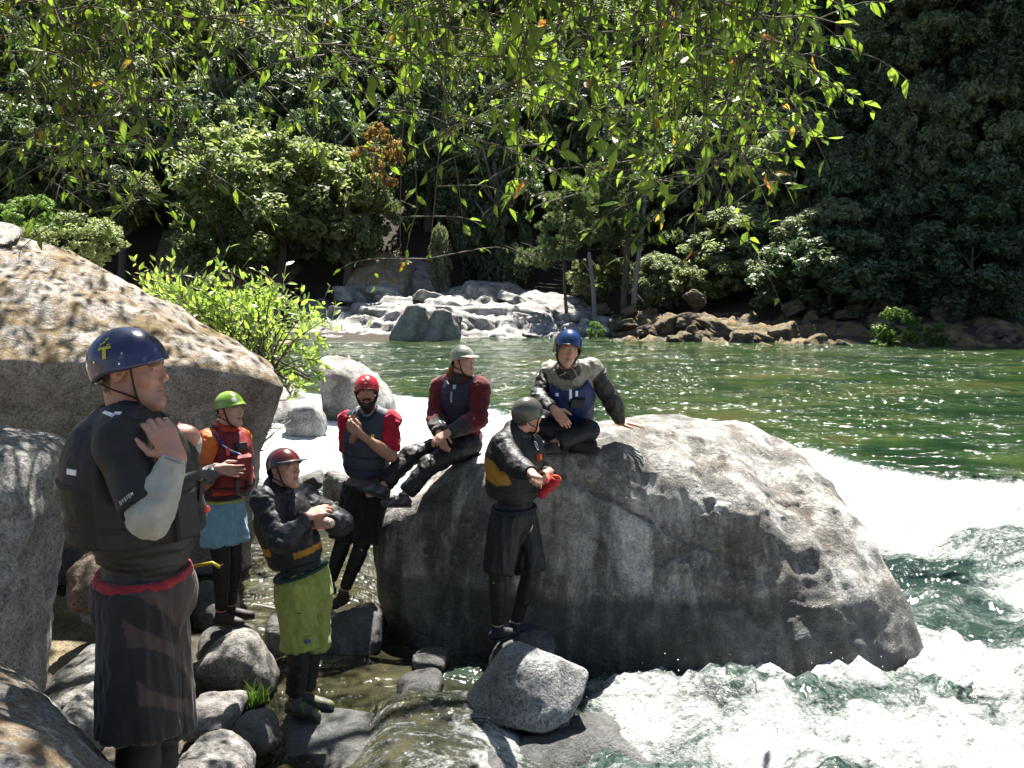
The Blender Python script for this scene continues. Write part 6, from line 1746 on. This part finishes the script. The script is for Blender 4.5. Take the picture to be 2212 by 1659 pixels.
LEAF_SETS = {}
def leaf_variants(mat, asp):
    out = []
    for i, (fo, be) in enumerate(((.25, .2), (.5, .35), (.1, .05), (.35, -.15))):
        V, F = leaf_shape(3, asp, fo, be); out.append(mesh_data('leaf', V, F, mat, smooth=False))
    return out
def place_leaves(root, items, meshes, mat, LVar, nparts=300, dry=None):
    """items: (p, d, up, size, dry?) ; the largest seen ones become parts, the rest one stuff part"""
    P = np.array([i[0] for i in items]); x, y, w = proj(P)
    sz = np.array([i[3] for i in items]) / np.maximum(w, .1); sz[(x < 0) | (x > 2212) | (y < 0) | (y > 1659) | (w < .3)] = 0
    order = np.argsort(-sz); big = set(order[:nparts].tolist())
    base = wloc(root)
    V = []; 
    for k, (p, d, up, s, dr) in enumerate(items):
        if k in big:
            o = bpy.data.objects.new('leaf', dry if dr else meshes[k % len(meshes)]); COL.objects.link(o); o.parent = root
            o.matrix_local = leaf_matrix(np.asarray(p) - base, d, up, s)
        else:
            d = nrm(d); x_ = nrm(np.cross(d, up)); z_ = np.cross(x_, d)
            V.append(np.asarray(p) + s * (LVar[:, :1] * x_ + LVar[:, 1:2] * d + LVar[:, 2:] * z_))
    n = len(LVar); F = np.concatenate([LF + i * n for i in range(len(V))])
    o = add('foliage', np.concatenate(V), F, mat, root, smooth=False); o['kind'] = 'stuff'
def twig_leaves(path, n, size, rs, items, hang=0.35, dry=0.03, start=0.15):
    m = len(path)
    for i in range(n):
        t = start + (1 - start) * (i + rs.rand()) / n; k = min(int(t * (m - 1)), m - 2); p = path[k] + (path[k + 1] - path[k]) * (t * (m - 1) - k)
        td = nrm(path[k + 1] - path[k]); r = nrm(rs.normal(size=3))
        d = td * .5 + (r - td * (r @ td)) * .9 + np.array((0, 0, -hang))
        up = nrm(np.array((0, 0, 1.0)) + .7 * rs.normal(size=3))
        items.append((p, d, up, size * rs.uniform(.45, 1.3), rs.rand() < dry))
rs = np.random.RandomState(31)
ot = empty('overhanging_tree', (-6.8, 6.2, -0.3), 'leafy tree whose branches hang down across the top of the view', 'tree')
v, f = tube(smooth_path([(-6.8, 6.2, -.3), (-6.7, 6.3, 2.5), (-6.3, 6.5, 5.2), (-5.6, 6.7, 7.6)], 12), np.linspace(.34, .22, 12), 12); add('trunk', v, f, M_BARK, ot)
LIMBS = []
def limb(pts, r0, r1, n=18):
    p = smooth_path(pts, n) ; p = p + 0.05 * np.stack([pnoise(p, 1.2, 5), pnoise(p, 1.2, 6), pnoise(p, 1.2, 7)], 1)
    v, f = tube(p, np.linspace(r0, r1, n), 8); add('branch', v, f, M_BARK, ot); LIMBS.append(p)
T0_ = np.array((-5.6, 6.7, 7.6))
limb([T0_, (-3.6, 7.0, 8.3), (-1.0, 7.2, 8.2), (1.2, 7.2, 7.4), (2.6, 7.0, 6.2)], .16, .03)
limb([T0_, (-3.8, 8.6, 8.4), (-1.5, 9.8, 8.4), (.8, 10.4, 7.8)], .15, .03)
limb([(-6.3, 6.5, 5.2), (-4.6, 5.8, 6.4), (-2.6, 5.2, 6.6), (-.6, 5.0, 6.2), (.9, 5.0, 5.6)], .14, .025)
limb([(-6.5, 6.4, 4.2), (-5.0, 6.6, 4.9), (-3.8, 6.9, 5.0), (-2.8, 7.0, 4.7)], .10, .02)
limb([(-6.3, 6.5, 5.2), (-4.8, 4.4, 6.2), (-2.8, 3.2, 6.3), (-.6, 2.6, 5.9)], .12, .025)
limb([T0_, (-3.2, 6.0, 9.2), (-.4, 6.2, 9.6), (2.0, 6.6, 9.0), (3.6, 6.9, 7.8)], .14, .025)
ALLP = np.concatenate(LIMBS)
items = []; twp = []
def drop(px, py, Y, nl, spread=0.35, size=.085, dry=.03, tw=5, start=.35, hang=.35):
    nl = int(nl * 1.35); size *= 1.15; spread *= 1.6
    """a drooping branch from the nearest limb above down to the point read off the photo"""
    e = at(px, py, Y)
    q = ALLP[ALLP[:, 2] > e[2] + .25]
    if len(q) == 0: q = ALLP
    s = q[np.argmin(np.linalg.norm((q - e - (rs.uniform(-1.7, 1.7), rs.uniform(-.6, .6), 0)) * (1, 1, .55), axis=1))]
    mid = s * .45 + e * .55 + np.array((0, 0, .25 + .12 * np.linalg.norm((e - s)[:2]))) + rs.normal(size=3) * .08
    path = smooth_path([s, mid, e], 14)
    path = path + .03 * np.stack([pnoise(path, 2.5, 15), pnoise(path, 2.5, 16), pnoise(path, 2.5, 17)], 1) * np.linspace(0, 1, 14)[:, None]
    twp.append(tube(path, np.linspace(.010, .0022, 14), 5))
    twig_leaves(path, int(nl * .35), size, rs, items, hang, dry, start)
    for i in range(tw):
        k = rs.randint(5, 14); p0 = path[min(k, 13)]; d = rs.normal(size=3) * (1.3, 1, .45) + (0, 0, -.12)
        p1 = p0 + nrm(d) * spread * rs.uniform(.6, 1.3); p2 = p1 + (nrm(d) * .8 + (0, 0, -.3)) * spread * .6
        tp = smooth_path([p0, p1, p2], 8); twp.append(tube(tp, np.linspace(.005, .0018, 8), 4))
        twig_leaves(tp, max(3, int(nl * .65 / max(1, tw))), size, rs, items, hang, dry, .1)
# visible hanging parts: (x range, y range, depth range, count, leaves each)
for x0, x1, y0, y1, Y0, Y1, n, nl, sz in ((0, 330, -60, 330, 5.4, 7.0, 23, 42, .08), (20, 330, 300, 480, 6.0, 7.0, 12, 34, .075), (300, 520, -60, 120, 5.5, 7.5, 10, 30, .08),
        (430, 900, -80, 60, 5.5, 8.0, 13, 34, .08), (640, 900, 60, 220, 5.5, 7.5, 7, 26, .08), (850, 1300, -80, 180, 5.0, 7.5, 25, 44, .09), (850, 1080, 180, 330, 5.5, 7.0, 9, 26, .085),
        (1050, 1420, 150, 330, 5.2, 7.2, 17, 40, .09), (1250, 1660, -80, 200, 5.2, 7.6, 28, 44, .092), (1330, 1620, 180, 400, 5.6, 7.6, 25, 44, .09), (1480, 1610, 380, 470, 6.2, 7.2, 6, 26, .085),
        (1620, 1700, 60, 130, 6.0, 6.6, 3, 22, .09)):
    for i in range(n): drop(rs.uniform(x0, x1), rs.uniform(y0, y1), rs.uniform(Y0, Y1), nl, .32, sz, .035)
for px, py, Y, nl in ((900, 450, 6.2, 22), (885, 500, 6.4, 10), (1150, 400, 6.3, 22), (1215, 380, 6.0, 16), (1770, 170, 6.2, 18), (1690, 140, 6.2, 20), (1545, 490, 6.4, 24), (1505, 510, 6.6, 14), (330, 390, 6.4, 18), (760, 240, 6.5, 16), (660, 240, 6.5, 14)):
    drop(px, py, Y, nl, .16, .085, .05, 4, .55)
# bare hanging twigs
for px, py, Y in ((440, 330, 6.4), (425, 345, 6.6), (330, 310, 6.3), (930, 560, 6.4), (862, 530, 6.6), (1125, 470, 6.5), (700, 330, 6.6), (500, 250, 6.2), (1250, 420, 6.3), (580, 280, 6.5), (1065, 430, 6.4)):
    drop(px, py, Y, 3, .2, .07, .2, 3, .8)
# canopy above the picture
def canopy(n, lo, hi, nl=46):
    for i in range(n):
        e = np.array([rs.uniform(lo[q], hi[q]) for q in range(3)])
        s = ALLP[np.argmin(np.linalg.norm(ALLP - e, axis=1))]
        path = smooth_path([s, (s + e) / 2 + (0, 0, .2), e], 8); twp.append(tube(path, np.linspace(.012, .003, 8), 4))
        for j in range(nl):
            p = e + rs.normal(size=3) * (.38, .38, .24)
            items.append((p, rs.normal(size=3) + (0, 0, -.4), nrm(np.array((0, 0, 1.)) + .5 * rs.normal(size=3)), .10 * rs.uniform(.8, 1.4), False))
canopy(80, (-4.2, 3.2, 5.7), (0.2, 7.0, 7.2))
canopy(70, (-4.0, 7.0, 6.4), (0.0, 11.2, 8.8))
canopy(26, (-4.6, 2.2, 5.2), (-1.5, 4.6, 6.4))
canopy(13, (-5.6, 10.2, 6.6), (-2.2, 12.6, 8.6), 75)
v, f = join(twp); o = add('twigs', v, f, M_BARK, ot); o['kind'] = 'stuff'
LM = leaf_variants(M_HANG, .42); DM = mesh_data('leaf', *leaf_shape(3, .36, .5, .4), M_DRY, smooth=False)
place_leaves(ot, items, LM, M_HANG, LV, 300, DM)

rs = np.random.RandomState(8)
sh = empty('shrub', at(520, 830, 10.8), 'shrub with large bright green leaves between the mossy boulder and the water', 'shrub')
items = []; tw = []
b0 = at(560, 830, 10.9)
for i in range(90):
    px = rs.uniform(300, 710); top = np.interp(px, [290, 340, 450, 500, 560, 640, 700, 725], [618, 600, 612, 628, 625, 650, 675, 690]); bot = np.interp(px, [290, 480, 640, 725], [620, 720, 850, 780])
    py = top + (bot - top) * rs.rand() ** 1.15
    e = at(px, py, rs.uniform(10.2, 12.0))
    path = smooth_path([b0 + rs.normal(size=3) * (.2, .2, .05), (b0 * .5 + e * .5) + (0, 0, .1) + rs.normal(size=3) * .12, e], 10)
    tw.append(tube(path, np.linspace(.012, .0025, 10), 5))
    twig_leaves(path[5:], 13, .105, rs, items, -.35, 0, 0.0)
    for j in range(2):
        p1 = path[rs.randint(5, 10)]; q = smooth_path([p1, p1 + rs.normal(size=3) * .12 + (0, 0, .08), p1 + rs.normal(size=3) * .22 + (0, 0, .1)], 5); tw.append(tube(q, np.linspace(.004, .0015, 5), 4)); twig_leaves(q, 7, .10, rs, items, -.35, 0, 0)
for px, py in ((690, 665), (705, 790), (700, 815), (670, 760), (640, 850), (590, 630), (560, 600), (330, 600)):
    e = at(px, py, 10.6); path = smooth_path([b0, b0 * .4 + e * .6 + (0, 0, .15), e], 10); tw.append(tube(path, np.linspace(.012, .0025, 10), 5)); twig_leaves(path[5:], 26, .085, rs, items, -.2, 0, 0)
v, f = join(tw); o = add('stems', v, f, M_BARK, sh); o['kind'] = 'stuff'
SM = leaf_variants(M_SHRUB, .42)
place_leaves(sh, items, SM, M_SHRUB, leaf_shape(3, .42, .3, .15)[0], 300, SM[0])

# grass tuft, dead twigs, driftwood
def tuft(px, py, Y, n, hgt, label, mat, seed):
    rs = np.random.RandomState(seed); V = []; F = []
    for i in range(n):
        b = at(px, py, Y) + rs.normal(size=3) * (.035, .03, 0); a = rs.rand() * 6.28; ln = hgt * rs.uniform(.5, 1.1); l = np.array((math.cos(a), math.sin(a), 0)); w = np.array((-l[1], l[0], 0)) * .004
        k = len(V)
        for t, q in ((0, 1), (.5, .9), (1, .1)):
            c = b + l * ln * .45 * t * t + np.array((0, 0, ln * (t - .25 * t * t))); V += [c - w * q, c + w * q]
        F += [(k, k + 1, k + 3, k + 2), (k + 2, k + 3, k + 5, k + 4)]
    return tag(add('grass_tuft', np.array(V), np.array(F), mat), label, 'grass tuft')
tuft(552, 1520, 6.3, 60, .20, 'tuft of green grass between the stones beside the wet ledge', ML['bright'], 3)
bare_trunk([(535, 1308, 8.3), (565, 1310, 8.2), (605, 1318, 8.1)], .022, .014, 'brown driftwood stick lying in the shallow pool', 'driftwood', 'driftwood', M_BARKL)
rs = np.random.RandomState(5); parts = []
for i in range(13):
    a = at(rs.uniform(530, 560), rs.uniform(930, 985), 9.0); e = at(rs.uniform(575, 640), rs.uniform(880, 930), 9.1 + rs.rand() * .3); parts.append(tube(smooth_path([a, (a + e) / 2 + rs.normal(size=3) * .04, e], 6), np.linspace(.008, .003, 6), 5))
v, f = join(parts); tag(add('dead_branch', v, f, M_BARKL), 'bare bleached twigs sticking out below the mossy boulder over the chute', 'branch')

# lighten the meshes whose surface is mostly flat
for o in list(SC.objects):
    if o.type != 'MESH': continue
    k = o.name.split('.')[0]; n = len(o.data.polygons)
    r = {'boulder': .5, 'rock': .5, 'leggings': .4, 'trousers': .5, 'webbing_strap': .25, 'belt': .4, 'shoe': .5, 'sole': .3, 'cliff': .5, 'paddling_top': .4, 'waist_tunnel': .5, 'sleeve': .5}.get(k)
    if r and n > 1500 and o.data.users == 1: thin(o, r)
